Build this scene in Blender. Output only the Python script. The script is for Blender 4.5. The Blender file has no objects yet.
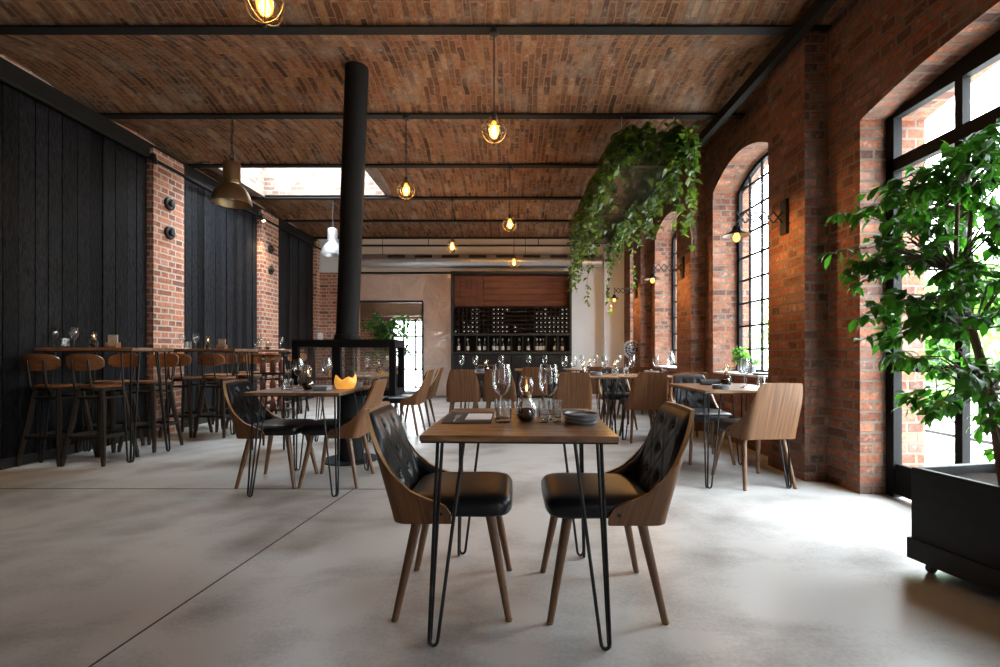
import bpy, bmesh, math, random
from mathutils import Vector, Matrix
random.seed(7)
SC = bpy.context.scene
C = SC.collection
PI = math.pi
R = math.radians
V = Vector

# ------------------------------------------------------------------ mesh builder
class MB:
    def __init__(self):
        self.v = []; self.f = []; self.uv = {}
    def add(self, vs, fs, M=None):
        n = len(self.v)
        for p in vs:
            p = V(p)
            self.v.append(M @ p if M is not None else p)
        for f in fs: self.f.append(tuple(i + n for i in f))
        return n
    def box(self, lo, hi, M=None):
        x0, y0, z0 = lo; x1, y1, z1 = hi
        self.add([(x0,y0,z0),(x1,y0,z0),(x1,y1,z0),(x0,y1,z0),(x0,y0,z1),(x1,y0,z1),(x1,y1,z1),(x0,y1,z1)],
                 [(0,3,2,1),(4,5,6,7),(0,1,5,4),(1,2,6,5),(2,3,7,6),(3,0,4,7)], M)
        return self
    def bar(self, a, b, w, h=None):
        """square bar between two points"""
        h = h or w; a = V(a); b = V(b); d = (b - a); L = d.length; d.normalize()
        up = V((0,0,1)) if abs(d.z) < .95 else V((0,1,0))
        s = d.cross(up).normalized(); u = s.cross(d).normalized()
        vs = []
        for p in (a, b):
            for i, j in ((-1,-1),(1,-1),(1,1),(-1,1)): vs.append(p + s*i*w/2 + u*j*h/2)
        self.add(vs, [(3,2,1,0),(4,5,6,7),(0,1,5,4),(1,2,6,5),(2,3,7,6),(3,0,4,7)])
        return self
    def lathe(self, prof, seg=20, c=(0,0,0), M=None, cap=False):
        c = V(c); n0 = len(self.v); vs = []; fs = []
        for r, z in prof:
            for k in range(seg):
                a = 2*PI*k/seg; vs.append(c + V((r*math.cos(a), r*math.sin(a), z)))
        for i in range(len(prof)-1):
            for k in range(seg):
                k2 = (k+1) % seg
                fs.append((i*seg+k, i*seg+k2, (i+1)*seg+k2, (i+1)*seg+k))
        if cap:
            fs.append(tuple(range(seg-1, -1, -1))); m = (len(prof)-1)*seg; fs.append(tuple(range(m, m+seg)))
        self.add(vs, fs, M); return self
    def tube(self, pts, r, seg=8, closed=False):
        pts = [V(p) for p in pts]; n = len(pts)
        rs = r if isinstance(r, (list, tuple)) else [r]*n
        vs = []; fs = []; prev = None
        for i, p in enumerate(pts):
            if closed: d = pts[(i+1) % n] - pts[i-1]
            else: d = pts[min(i+1, n-1)] - pts[max(i-1, 0)]
            d.normalize()
            if prev is None:
                up = V((0,0,1)) if abs(d.z) < .9 else V((1,0,0)); s = d.cross(up).normalized()
            else:
                s = (prev - d*prev.dot(d)).normalized()
            prev = s; u = d.cross(s)
            for k in range(seg):
                a = 2*PI*k/seg; vs.append(p + (s*math.cos(a) + u*math.sin(a))*rs[i])
        for i in range(n if closed else n-1):
            j = (i+1) % n
            for k in range(seg):
                k2 = (k+1) % seg; fs.append((i*seg+k, i*seg+k2, j*seg+k2, j*seg+k))
        if not closed:
            fs.append(tuple(range(seg-1, -1, -1))); m = (n-1)*seg; fs.append(tuple(range(m, m+seg)))
        self.add(vs, fs); return self
    def grid(self, fn, nu, nv, flip=False):
        vs = [fn(i/nu, j/nv) for j in range(nv+1) for i in range(nu+1)]
        w = nu+1; fs = []
        for j in range(nv):
            for i in range(nu):
                q = (j*w+i, j*w+i+1, (j+1)*w+i+1, (j+1)*w+i)
                fs.append(q[::-1] if flip else q)
        self.add(vs, fs); return self
    def sphere(self, c, r, seg=14, rings=8, sz=1.0):
        prof = [(max(1e-4, r*math.sin(PI*i/rings)), -r*sz*math.cos(PI*i/rings)) for i in range(rings+1)]
        return self.lathe(prof, seg, c)

def uvmap(me):
    uvl = me.uv_layers.new(name='UVMap')
    co = me.vertices
    for p in me.polygons:
        n = p.normal; ax, ay, az = abs(n.x), abs(n.y), abs(n.z)
        for li in p.loop_indices:
            q = co[me.loops[li].vertex_index].co
            if ax >= ay and ax >= az*.7: uvl.data[li].uv = (q.y, q.z)
            elif ay >= az*.7: uvl.data[li].uv = (q.x, q.z)
            else: uvl.data[li].uv = (q.x, q.y)

def obj(name, mb, m, parent=None, ang=35, bevel=0, uvfn=None, bseg=2):
    me = bpy.data.meshes.new(name)
    me.from_pydata([tuple(p) for p in mb.v], [], mb.f)
    me.validate(); me.update()
    bm = bmesh.new(); bm.from_mesh(me)
    bmesh.ops.recalc_face_normals(bm, faces=bm.faces) if getattr(mb, 'recalc', True) else None
    for e in bm.edges:
        e.smooth = True
        if len(e.link_faces) == 2 and e.calc_face_angle(0) > R(ang): e.smooth = False
    for f in bm.faces: f.smooth = True
    bm.to_mesh(me); bm.free()
    if uvfn:
        uvl = me.uv_layers.new(name='UVMap')
        for p in me.polygons:
            for li in p.loop_indices:
                uvl.data[li].uv = uvfn(me.vertices[me.loops[li].vertex_index].co, p.normal)
    else: uvmap(me)
    me.materials.append(m)
    o = bpy.data.objects.new(name, me); C.objects.link(o)
    if parent: o.parent = parent
    if bevel:
        b = o.modifiers.new('bev', 'BEVEL'); b.width = bevel; b.segments = bseg; b.limit_method = 'ANGLE'; b.angle_limit = R(40)
        b.harden_normals = False
    return o

def tag(o, label=None, cat=None, group=None, kind=None):
    if label: o['label'] = label
    if cat: o['category'] = cat
    if group: o['group'] = group
    if kind: o['kind'] = kind
    return o
def thing(name, label, cat, loc=(0,0,0), rz=0, group=None, kind=None):
    o = bpy.data.objects.new(name, None); C.objects.link(o)
    o.empty_display_size = .1
    o.location = loc; o.rotation_euler = (0,0,rz)
    return tag(o, label, cat, group, kind)
def dup(root, loc, rz=0, label=None, group=None):
    r = root.copy(); C.objects.link(r); r.location = loc; r.rotation_euler = (0,0,rz)
    if label: r['label'] = label
    if group: r['group'] = group
    for ch in list(root.children):
        c = ch.copy(); C.objects.link(c); c.parent = r
        for g in ch.children:
            d = g.copy(); C.objects.link(d); d.parent = c
    return r
def struct(name, mb, m, label, cat, **k):
    return tag(obj(name, mb, m, **k), label, cat, None, 'structure')

# ------------------------------------------------------------------ materials
def mat(name):
    m = bpy.data.materials.new(name); m.use_nodes = True
    nt = m.node_tree; nt.nodes.clear()
    out = nt.nodes.new('ShaderNodeOutputMaterial'); b = nt.nodes.new('ShaderNodeBsdfPrincipled')
    nt.links.new(b.outputs[0], out.inputs[0])
    return m, nt, b
def N(nt, t, **k):
    n = nt.nodes.new(t)
    for a, v in k.items():
        if a in n.inputs: n.inputs[a].default_value = v
        else: setattr(n, a, v)
    return n
def inp(n, **k):
    for a, v in k.items(): n.inputs[a.replace('_', ' ')].default_value = v
def simple(name, col, rough=.5, metal=0, spec=None, noise=0, nscale=40, bump=0, stretch=None):
    m, nt, b = mat(name); L = nt.links.new
    inp(b, Base_Color=(*col, 1), Roughness=rough, Metallic=metal)
    if spec is not None: b.inputs['Specular IOR Level'].default_value = spec
    if noise or bump:
        tc = N(nt, 'ShaderNodeTexCoord'); mp = N(nt, 'ShaderNodeMapping')
        L(tc.outputs['Object'], mp.inputs[0])
        if stretch: mp.inputs['Scale'].default_value = stretch
        nz = N(nt, 'ShaderNodeTexNoise'); inp(nz, Scale=nscale, Detail=4)
        L(mp.outputs[0], nz.inputs['Vector'])
        if noise:
            mx = N(nt, 'ShaderNodeMix', data_type='RGBA')
            mx.inputs[6].default_value = (*[c*(1-noise) for c in col], 1); mx.inputs[7].default_value = (*[min(1, c*(1+noise)) for c in col], 1)
            L(nz.outputs[0], mx.inputs[0]); L(mx.outputs[2], b.inputs['Base Color'])
        if bump:
            bp = N(nt, 'ShaderNodeBump'); inp(bp, Strength=bump, Distance=.004)
            L(nz.outputs[0], bp.inputs['Height']); L(bp.outputs[0], b.inputs['Normal'])
    return m
def ramp(nt, stops):
    r = N(nt, 'ShaderNodeValToRGB'); e = r.color_ramp.elements
    e[0].position, e[0].color = stops[0][0], (*stops[0][1], 1)
    e[1].position, e[1].color = stops[-1][0], (*stops[-1][1], 1)
    for p, c in stops[1:-1]:
        x = e.new(p); x.color = (*c, 1)
    return r
def brick(name, cols, mortar, width=.25, row=.0775, msize=.011, squash=.5, bump=.6, stain=(.35,.3,.27), stain_amt=.35, rough=.85, lime=0, wob=.02):
    m, nt, b = mat(name); L = nt.links.new
    tc = N(nt, 'ShaderNodeTexCoord')
    # slightly wobbling courses
    nzw = N(nt, 'ShaderNodeTexNoise'); inp(nzw, Scale=5.0, Detail=3)
    L(tc.outputs['UV'], nzw.inputs['Vector'])
    vm = N(nt, 'ShaderNodeVectorMath', operation='MULTIPLY_ADD')
    vm.inputs[1].default_value = (wob,wob*.8,0); L(nzw.outputs['Color'], vm.inputs[0]); L(tc.outputs['UV'], vm.inputs[2])
    bt = N(nt, 'ShaderNodeTexBrick', offset=.5, offset_frequency=2, squash=squash, squash_frequency=2)
    bt.inputs['Color1'].default_value = (0,0,0,1); bt.inputs['Color2'].default_value = (1,1,1,1); bt.inputs['Mortar'].default_value = (.5,.5,.5,1)
    bt.inputs['Scale'].default_value = 1; bt.inputs['Mortar Size'].default_value = msize; bt.inputs['Mortar Smooth'].default_value = .25
    bt.inputs['Bias'].default_value = 0; bt.inputs['Brick Width'].default_value = width; bt.inputs['Row Height'].default_value = row
    L(vm.outputs[0], bt.inputs['Vector'])
    rp = ramp(nt, [(i/(len(cols)-1), c) for i, c in enumerate(cols)])
    L(bt.outputs['Color'], rp.inputs[0])
    # grain inside bricks
    nz = N(nt, 'ShaderNodeTexNoise'); inp(nz, Scale=26.0, Detail=5, Roughness=.65); L(tc.outputs['UV'], nz.inputs['Vector'])
    mr = N(nt, 'ShaderNodeMapRange'); inp(mr, From_Min=.3, From_Max=.7, To_Min=.62, To_Max=1.32); L(nz.outputs[0], mr.inputs[0])
    mul = N(nt, 'ShaderNodeMix', data_type='RGBA', blend_type='MULTIPLY'); mul.inputs[0].default_value = 1
    L(rp.outputs[0], mul.inputs[6]); L(mr.outputs[0], mul.inputs[7])
    # stains
    ns = N(nt, 'ShaderNodeTexNoise'); inp(ns, Scale=2.2, Detail=6, Roughness=.7); L(tc.outputs['UV'], ns.inputs['Vector'])
    ms = N(nt, 'ShaderNodeMapRange'); inp(ms, From_Min=.5, From_Max=.72, To_Min=0, To_Max=stain_amt); L(ns.outputs[0], ms.inputs[0])
    mx2 = N(nt, 'ShaderNodeMix', data_type='RGBA'); mx2.inputs[7].default_value = (*stain, 1)
    L(ms.outputs[0], mx2.inputs[0]); L(mul.outputs[2], mx2.inputs[6])
    last = mx2
    if lime:
        nl = N(nt, 'ShaderNodeTexNoise'); inp(nl, Scale=9.0, Detail=6, Roughness=.75); L(tc.outputs['UV'], nl.inputs['Vector'])
        ml = N(nt, 'ShaderNodeMapRange'); inp(ml, From_Min=.55, From_Max=.7, To_Min=0, To_Max=lime); L(nl.outputs[0], ml.inputs[0])
        mx4 = N(nt, 'ShaderNodeMix', data_type='RGBA'); mx4.inputs[7].default_value = (.62,.55,.48,1)
        L(ml.outputs[0], mx4.inputs[0]); L(last.outputs[2], mx4.inputs[6]); last = mx4
    mx3 = N(nt, 'ShaderNodeMix', data_type='RGBA'); mx3.inputs[7].default_value = (*mortar, 1)
    L(bt.outputs['Fac'], mx3.inputs[0]); L(last.outputs[2], mx3.inputs[6])
    L(mx3.outputs[2], b.inputs['Base Color'])
    inp(b, Roughness=rough); b.inputs['Specular IOR Level'].default_value = .25
    sub = N(nt, 'ShaderNodeMath', operation='MULTIPLY_ADD'); sub.inputs[1].default_value = -1.0
    L(bt.outputs['Fac'], sub.inputs[0])
    h2 = N(nt, 'ShaderNodeMath', operation='MULTIPLY'); h2.inputs[1].default_value = .8; L(nz.outputs[0], h2.inputs[0]); L(h2.outputs[0], sub.inputs[2])
    bp = N(nt, 'ShaderNodeBump'); inp(bp, Strength=bump, Distance=.012); L(sub.outputs[0], bp.inputs['Height']); L(bp.outputs[0], b.inputs['Normal'])
    return m
def wood(name, dark, light, scale=6, stretch=(14,14,1), rough=.45, bump=.15, coat=0, det=6, src='Object'):
    m, nt, b = mat(name); L = nt.links.new
    tc = N(nt, 'ShaderNodeTexCoord'); mp = N(nt, 'ShaderNodeMapping'); mp.inputs['Scale'].default_value = stretch
    L(tc.outputs[src], mp.inputs[0])
    nz = N(nt, 'ShaderNodeTexNoise'); inp(nz, Scale=scale, Detail=det, Roughness=.6, Distortion=.5 if det > 3 else .15); L(mp.outputs[0], nz.inputs['Vector'])
    rp = ramp(nt, [(.3, dark), (.5, tuple((a+c)/2 for a, c in zip(dark, light))), (.72, light)]); L(nz.outputs[0], rp.inputs[0])
    L(rp.outputs[0], b.inputs['Base Color']); inp(b, Roughness=rough)
    if coat: inp(b, Coat_Weight=coat, Coat_Roughness=.2)
    bp = N(nt, 'ShaderNodeBump'); inp(bp, Strength=bump, Distance=.002); L(nz.outputs[0], bp.inputs['Height']); L(bp.outputs[0], b.inputs['Normal'])
    return m
def thinglass(name, tint=(1,1,1), refl=1.0, ior=1.45):
    m = bpy.data.materials.new(name); m.use_nodes = True; nt = m.node_tree; nt.nodes.clear(); L = nt.links.new
    out = N(nt, 'ShaderNodeOutputMaterial'); t = N(nt, 'ShaderNodeBsdfTransparent'); t.inputs[0].default_value = (*tint, 1)
    g = N(nt, 'ShaderNodeBsdfGlossy'); g.inputs['Roughness'].default_value = .02
    fr = N(nt, 'ShaderNodeLayerWeight'); fr.inputs[0].default_value = .5
    pw = N(nt, 'ShaderNodeMath', operation='POWER'); pw.inputs[1].default_value = 4.0; L(fr.outputs['Facing'], pw.inputs[0])
    mm = N(nt, 'ShaderNodeMath', operation='MULTIPLY_ADD'); mm.inputs[1].default_value = .85*refl; mm.inputs[2].default_value = .045*refl; mm.use_clamp = True
    mx = N(nt, 'ShaderNodeMixShader'); L(pw.outputs[0], mm.inputs[0]); L(mm.outputs[0], mx.inputs[0])
    L(t.outputs[0], mx.inputs[1]); L(g.outputs[0], mx.inputs[2]); L(mx.outputs[0], out.inputs[0])
    return m
def emit(name, col, s):
    m = bpy.data.materials.new(name); m.use_nodes = True; nt = m.node_tree; nt.nodes.clear()
    out = N(nt, 'ShaderNodeOutputMaterial'); e = N(nt, 'ShaderNodeEmission'); e.inputs[0].default_value = (*col, 1); e.inputs[1].default_value = s
    nt.links.new(e.outputs[0], out.inputs[0]); return m
def leafmat(name, c1, c2, trans=.45):
    m = bpy.data.materials.new(name); m.use_nodes = True; nt = m.node_tree; nt.nodes.clear(); L = nt.links.new
    out = N(nt, 'ShaderNodeOutputMaterial'); b = N(nt, 'ShaderNodeBsdfPrincipled'); tr = N(nt, 'ShaderNodeBsdfTranslucent'); mx = N(nt, 'ShaderNodeMixShader')
    gm = N(nt, 'ShaderNodeNewGeometry'); rp = ramp(nt, [(0, c1), (1, c2)]); L(gm.outputs['Random Per Island'], rp.inputs[0])
    L(rp.outputs[0], b.inputs['Base Color']); inp(b, Roughness=.38); 
    bt = N(nt, 'ShaderNodeMix', data_type='RGBA', blend_type='MULTIPLY'); bt.inputs[0].default_value = 1; bt.inputs[7].default_value = (1.6,2.0,.7,1)
    L(rp.outputs[0], bt.inputs[6]); L(bt.outputs[2], tr.inputs[0])
    mx.inputs[0].default_value = trans; L(b.outputs[0], mx.inputs[1]); L(tr.outputs[0], mx.inputs[2]); L(mx.outputs[0], out.inputs[0])
    return m

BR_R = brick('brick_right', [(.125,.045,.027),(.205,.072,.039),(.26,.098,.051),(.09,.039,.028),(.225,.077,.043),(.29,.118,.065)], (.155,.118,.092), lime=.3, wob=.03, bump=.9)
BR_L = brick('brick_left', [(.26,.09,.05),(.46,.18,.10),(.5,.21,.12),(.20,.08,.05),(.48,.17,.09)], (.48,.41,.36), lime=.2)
BR_V = brick('brick_vault', [(.052,.021,.01),(.165,.064,.026),(.225,.098,.039),(.085,.034,.016),(.20,.074,.03),(.29,.15,.068)], (.20,.128,.072), width=.25, row=.06, msize=.0065, squash=1.0, bump=1.0, stain=(.34,.28,.22), stain_amt=.55, wob=.06, lime=.3)
BR_W = brick('brick_whitewash', [(.17,.115,.09),(.22,.16,.13),(.13,.08,.06),(.2,.14,.115)], (.22,.18,.15), stain=(.14,.085,.065), stain_amt=.4)
BR_RV = BR_R
def floor_mat():
    m, nt, b = mat('polished_concrete'); L = nt.links.new
    tc = N(nt, 'ShaderNodeTexCoord'); P = tc.outputs['Object']
    mp = N(nt, 'ShaderNodeMapping'); mp.inputs['Scale'].default_value = (.8, 1.25, 1); L(P, mp.inputs[0])
    n1 = N(nt, 'ShaderNodeTexNoise'); inp(n1, Scale=1.3, Detail=5, Roughness=.55, Distortion=.7); L(mp.outputs[0], n1.inputs['Vector'])
    mpb = N(nt, 'ShaderNodeMapping'); mpb.inputs['Scale'].default_value = (.6, 1.0, 1); L(P, mpb.inputs[0])
    n2 = N(nt, 'ShaderNodeTexNoise'); inp(n2, Scale=5.0, Detail=8, Roughness=.68, Distortion=.3); L(mpb.outputs[0], n2.inputs['Vector'])
    n3 = N(nt, 'ShaderNodeTexNoise'); inp(n3, Scale=60, Detail=4, Roughness=.7); L(P, n3.inputs['Vector'])
    a = N(nt, 'ShaderNodeMath', operation='MULTIPLY_ADD'); a.inputs[1].default_value = .35; L(n2.outputs[0], a.inputs[0]); L(n1.outputs[0], a.inputs[2])
    a2 = N(nt, 'ShaderNodeMath', operation='MULTIPLY_ADD'); a2.inputs[1].default_value = .34; L(n3.outputs[0], a2.inputs[0]); L(a.outputs[0], a2.inputs[2])
    mpc = N(nt, 'ShaderNodeMapping'); mpc.inputs['Location'].default_value = (-2.6,-1.6,0); L(P, mpc.inputs[0])
    wv = N(nt, 'ShaderNodeTexWave', wave_type='RINGS', rings_direction='Z'); inp(wv, Scale=.9, Distortion=5.0, Detail=4); wv.inputs['Detail Scale'].default_value = 1.2; L(mpc.outputs[0], wv.inputs['Vector'])
    a3 = N(nt, 'ShaderNodeMath', operation='MULTIPLY_ADD'); a3.inputs[1].default_value = .09; L(wv.outputs['Fac'], a3.inputs[0]); L(a2.outputs[0], a3.inputs[2]); a2 = a3
    rp = ramp(nt, [(.58, (.165,.152,.14)), (.76, (.285,.27,.255)), (.95, (.42,.406,.39))]); 
    L(a2.outputs[0], rp.inputs[0]); L(rp.outputs[0], b.inputs['Base Color'])
    mr = N(nt, 'ShaderNodeMapRange'); inp(mr, From_Min=.2, From_Max=1.1, To_Min=.44, To_Max=.26); L(a.outputs[0], mr.inputs[0]); L(mr.outputs[0], b.inputs['Roughness'])
    b.inputs['Specular IOR Level'].default_value = .55
    return m
FLOOR = floor_mat()
CHAR = wood('charred_wood', (.0015,.0015,.002), (.018,.019,.0225), scale=5, stretch=(9,9,2.6), rough=.45, bump=1.0)
nt_ = CHAR.node_tree; g_ = N(nt_, 'ShaderNodeNewGeometry'); r_ = N(nt_, 'ShaderNodeMapRange'); inp(r_, To_Min=.45, To_Max=1.6); nt_.links.new(g_.outputs['Random Per Island'], r_.inputs[0])
m_ = N(nt_, 'ShaderNodeMix', data_type='RGBA', blend_type='MULTIPLY'); m_.inputs[0].default_value = 1; nt_.links.new(nt_.nodes['Color Ramp'].outputs[0], m_.inputs[6]); nt_.links.new(r_.outputs[0], m_.inputs[7]); nt_.links.new(m_.outputs[2], nt_.nodes['Principled BSDF'].inputs['Base Color'])
CHAR.node_tree.nodes['Bump'].inputs['Distance'].default_value = .006
CHAR.node_tree.nodes['Principled BSDF'].inputs['Specular IOR Level'].default_value = .1
WALNUT = wood('walnut_veneer', (.052,.019,.0055), (.215,.09,.028), scale=4, stretch=(16,.5,1), rough=.48, bump=.06, det=3, src='UV')
WALNUT_LEG = wood('walnut_leg', (.10,.048,.022), (.19,.095,.045), scale=6, stretch=(9,9,1), rough=.4, bump=.05)
EDGE = simple('plywood_edge', (.46,.27,.12), .45)
TOPWOOD = wood('table_wood', (.045,.02,.009), (.31,.155,.07), scale=3.2, stretch=(1.6,9,9), rough=.4, bump=.6, coat=.2)
STOOLWOOD = wood('stool_wood', (.16,.06,.02), (.30,.125,.045), scale=4, stretch=(3,12,12), rough=.35, bump=.05, coat=.3)
REDWOOD = wood('red_board', (.04,.012,.006), (.2,.062,.03), scale=2, stretch=(1.2,7,7), rough=.5, bump=.2)
LEATHER = simple('dark_leather', (.006,.007,.0095), .34, 0, .33, noise=.3, nscale=60, bump=.12)
BLACK = simple('black_steel', (.014,.014,.015), .42, .3)
FLUE = simple('flue_black', (.008,.008,.008), .7, 0, .15)
FRAME = simple('window_steel', (.006,.006,.0065), .6, 0, .12)
BLACKM = simple('black_matt', (.012,.0115,.011), .6, noise=.3, nscale=14, bump=.2)
PLANTER = wood('black_stained_wood', (.004,.004,.0045), (.012,.0115,.0115), scale=5, stretch=(1,1,12), rough=.5, bump=.5)
PLANTER.node_tree.nodes['Principled BSDF'].inputs['Specular IOR Level'].default_value = .2
IRON = simple('stool_iron', (.055,.045,.036), .45, .8, noise=.3, nscale=30)
BEAM = simple('beam_steel', (.010,.0095,.009), .65, .1, .2, noise=.4, nscale=12)
PLASTER = simple('plaster_pale', (.88,.81,.72), .9, noise=.08, nscale=3)
WHITE = simple('white_plaster', (.80,.84,.88), .85, noise=.05, nscale=4)
def panel_mat():
    m, nt, b = mat('pewter_panel'); L = nt.links.new
    tc = N(nt, 'ShaderNodeTexCoord'); nz = N(nt, 'ShaderNodeTexNoise'); inp(nz, Scale=2.2, Detail=5, Roughness=.6, Distortion=1.0); L(tc.outputs['Object'], nz.inputs['Vector'])
    rp = ramp(nt, [(.3, (.66,.52,.45)), (.7, (.86,.71,.62))]); L(nz.outputs[0], rp.inputs[0]); L(rp.outputs[0], b.inputs['Base Color'])
    inp(b, Metallic=.6, Roughness=.3)
    bp = N(nt, 'ShaderNodeBump'); inp(bp, Strength=.5, Distance=.12); L(nz.outputs[0], bp.inputs['Height']); L(bp.outputs[0], b.inputs['Normal'])
    return m
PANEL = panel_mat()
GALV = simple('galvanised', (.58,.6,.62), .28, .92, noise=.15, nscale=20)
BRASS = simple('aged_bronze', (.30,.21,.12), .33, .9, noise=.2, nscale=10)
ALU = simple('brushed_aluminium', (.62,.66,.7), .3, .85, noise=.1, nscale=12)
GLASS = thinglass('clear_glass', (.97,.98,.98), 2.3)
HEAVY = thinglass('heavy_glass', (.96,.97,.97), 3.6)
PANE = thinglass('window_glass', (.97,.985,.98), 1.0)
STOVEGLASS = thinglass('stove_glass', (.86,.84,.82), 3.6)
nt_ = STOVEGLASS.node_tree; out_ = nt_.nodes['Material Output']; ms_ = N(nt_, 'ShaderNodeMixShader'); df_ = N(nt_, 'ShaderNodeBsdfDiffuse'); df_.inputs[0].default_value = (.5,.43,.37,1)
nt_.links.new(nt_.nodes['Mix Shader'].outputs[0], ms_.inputs[1]); nt_.links.new(df_.outputs[0], ms_.inputs[2]); ms_.inputs[0].default_value = .16; nt_.links.new(ms_.outputs[0], out_.inputs[0])
LAMPGLASS = thinglass('lamp_glass', (.97,.95,.92), 3.2)
AMBER = thinglass('amber_glass', (1.0,.72,.32), 1.3)
def amber_bulb():
    m = thinglass('amber_bulb', (1,.72,.32), 1.2); nt = m.node_tree; L = nt.links.new
    out = nt.nodes['Material Output']; mx = nt.nodes['Mix Shader']; a = N(nt, 'ShaderNodeAddShader'); e = N(nt, 'ShaderNodeEmission'); e.inputs[0].default_value = (1,.42,.08,1); e.inputs[1].default_value = .8
    L(mx.outputs[0], a.inputs[0]); L(e.outputs[0], a.inputs[1]); L(a.outputs[0], out.inputs[0]); return m
BULB = amber_bulb()
FIL = emit('filament', (1.0,.5,.13), 22)
FIL2 = emit('bulb_glow', (1.0,.47,.11), 2.2)
FLAME = emit('candle_flame', (1.0,.5,.16), 7)
LED = emit('led_strip', (1.0,.95,.88), 10)
OIL = simple('dark_oil', (.02,.016,.012), .15)
STONE = simple('grey_stoneware', (.2,.22,.25), .4, noise=.2, nscale=30)
LINEN = simple('white_linen', (.75,.75,.76), .8)
DARKCLOTH = simple('charcoal_cloth', (.035,.038,.045), .8, noise=.2, nscale=80)
CARD = simple('menu_card', (.42,.38,.33), .7, noise=.5, nscale=24)
CORK = simple('foil_cap', (.55,.54,.52), .4)
BOTTLE = simple('dark_bottle', (.008,.012,.009), .12, 0, .6)
PAPER = simple('bottle_label', (.72,.69,.62), .6)
ROSE = thinglass('rose_bottle', (.95,.62,.52), 1.6)
SOIL = simple('soil', (.016,.011,.008), .95, 0, .05, noise=.5, nscale=60, bump=1)
LEAF_F = leafmat('ficus_leaf', (.014,.058,.012), (.052,.16,.027), .48)
LEAF_I = leafmat('ivy_leaf', (.02,.052,.011), (.14,.2,.038), .42)
LEAF_S = leafmat('herb_leaf', (.05,.14,.03), (.16,.30,.07), .4)
BARK = simple('bark', (.10,.065,.04), .8, noise=.4, nscale=40, bump=.6)
VINE = simple('vine_stem', (.07,.075,.03), .7)
PAVE = simple('pale_paving', (.62,.6,.57), .85, noise=.1, nscale=6)
RENDER = simple('pale_render', (.8,.79,.77), .85, noise=.06, nscale=3)
def yellow_mat():
    m, nt, b = mat('yellow_wax'); inp(b, Base_Color=(.9,.42,.06,1), Roughness=.5)
    inp(b, Emission_Color=(1,.5,.09,1), Emission_Strength=.35); return m
YELLOW = yellow_mat()

# ------------------------------------------------------------------ camera   f = 455 px, vanishing point (512, 352)
cam = bpy.data.cameras.new('camera'); co = bpy.data.objects.new('camera', cam); C.objects.link(co)
cam.sensor_width = 36; cam.lens = .455*36; cam.shift_x = -.012; cam.shift_y = .0185
EYE = 1.05
co.location = (0,0,EYE); co.rotation_euler = (PI/2,0,0); cam.clip_start = .05; cam.clip_end = 200
SC.camera = co
def px(x, y, Y):   # the point at depth Y seen at pixel (x, y)
    return V(((x-512)*Y/455, Y, EYE + (352-y)*Y/455))

# ------------------------------------------------------------------ room shell
XL, XR, XO = -4.55, 2.57, 3.05
YF, YB = -3.07, 10.6
YK = [3.70 + 1.354*k for k in range(-5, 6)]
ZB = 3.66
f = MB(); f.box((-5.2, YF-.3, -.12), (XO, 14.6, 0)); struct('floor', f, FLOOR, 'polished grey concrete floor with faint trowel swirls', 'floor')
# control joints cut in the concrete
def joint(a, b, lab):
    j = MB(); j.bar((a[0], a[1], .0), (b[0], b[1], .0), .008, .003); return struct('trim_joint', j, BLACKM, lab, 'floor joint')
joint((-1.45,1.1), (-1.21,3.5), 'dark joint line running away along the concrete floor left of the front table')
joint((-4.2,3.5), (-.35,3.48), 'dark joint line crossing the concrete floor beneath the second table')

# vaulted brick ceiling
RISE = .135
def arcz(y, y0, y1): 
    t = (y-y0)/(y1-y0)*2-1; return ZB + .025 + RISE*(1-t*t)
SKX0, SKX1 = -4.2, -2.15
cv = MB(); cv.recalc = True
for k in range(len(YK)-1):
    y0, y1 = YK[k], YK[k+1]
    spans = [(-5.0, SKX0-.03), (SKX1+.03, XO)] if k == 7 else [(-5.0, XO)]
    for xa, xb in spans:
        n = 14; vs = []
        for i in range(n+1):
            y = y0 + (y1-y0)*i/n; z = arcz(y, y0, y1)
            vs += [(xa,y,z), (xb,y,z), (xa,y,z+.14), (xb,y,z+.14)]
        fs = []
        for i in range(n):
            a, b = i*4, i*4+4
            fs += [(a, a+1, b+1, b), (a+2, b+2, b+3, a+3), (a, b, b+2, a+2), (a+1, a+3, b+3, b+1)]
        fs += [(0,2,3,1), (n*4, n*4+1, n*4+3, n*4+2)]
        cv.add(vs, fs)
def vuv(q, n):
    if abs(n.x) > .8: return (q.y, q.z)
    return (q.y*1.06, q.x)
struct('ceiling', cv, BR_V, 'ceiling of shallow brick vaults between black steel beams', 'ceiling', uvfn=vuv, ang=30)
# solid end above the last beam and the first
e = MB(); e.box((-5.0, YK[-1], ZB+.03), (XO, YB+.3, ZB+.3)); e.box((-5.0, YF-.3, ZB+.03), (XO, YF, ZB+.3))
struct('trim_ceiling_end', e, PLASTER, 'flat pale ceiling strip beyond the last vault', 'ceiling')
ordn = ['', '', '', '', 'black steel ceiling beam above the nearest globe pendant, over the camera', 'nearest black steel ceiling beam spanning the vaults in view', 'second black steel ceiling beam, carrying the bronze dome lamp',
        'third black steel ceiling beam, at the near edge of the skylight', 'fourth black steel ceiling beam, at the far edge of the skylight', 'fifth black steel ceiling beam, last before the end vault', 'black steel ceiling beam against the back wall']
for k, y in enumerate(YK):
    if y < 1.5: continue
    b = MB(); b.box((-5.0, y-.045, ZB), (XO-.2, y+.045, ZB+.016)); b.box((-5.0, y-.02, ZB+.016), (XO-.2, y+.02, ZB+.16))
    struct('ceiling_beam', b, BEAM, ordn[k], 'beam')
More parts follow.
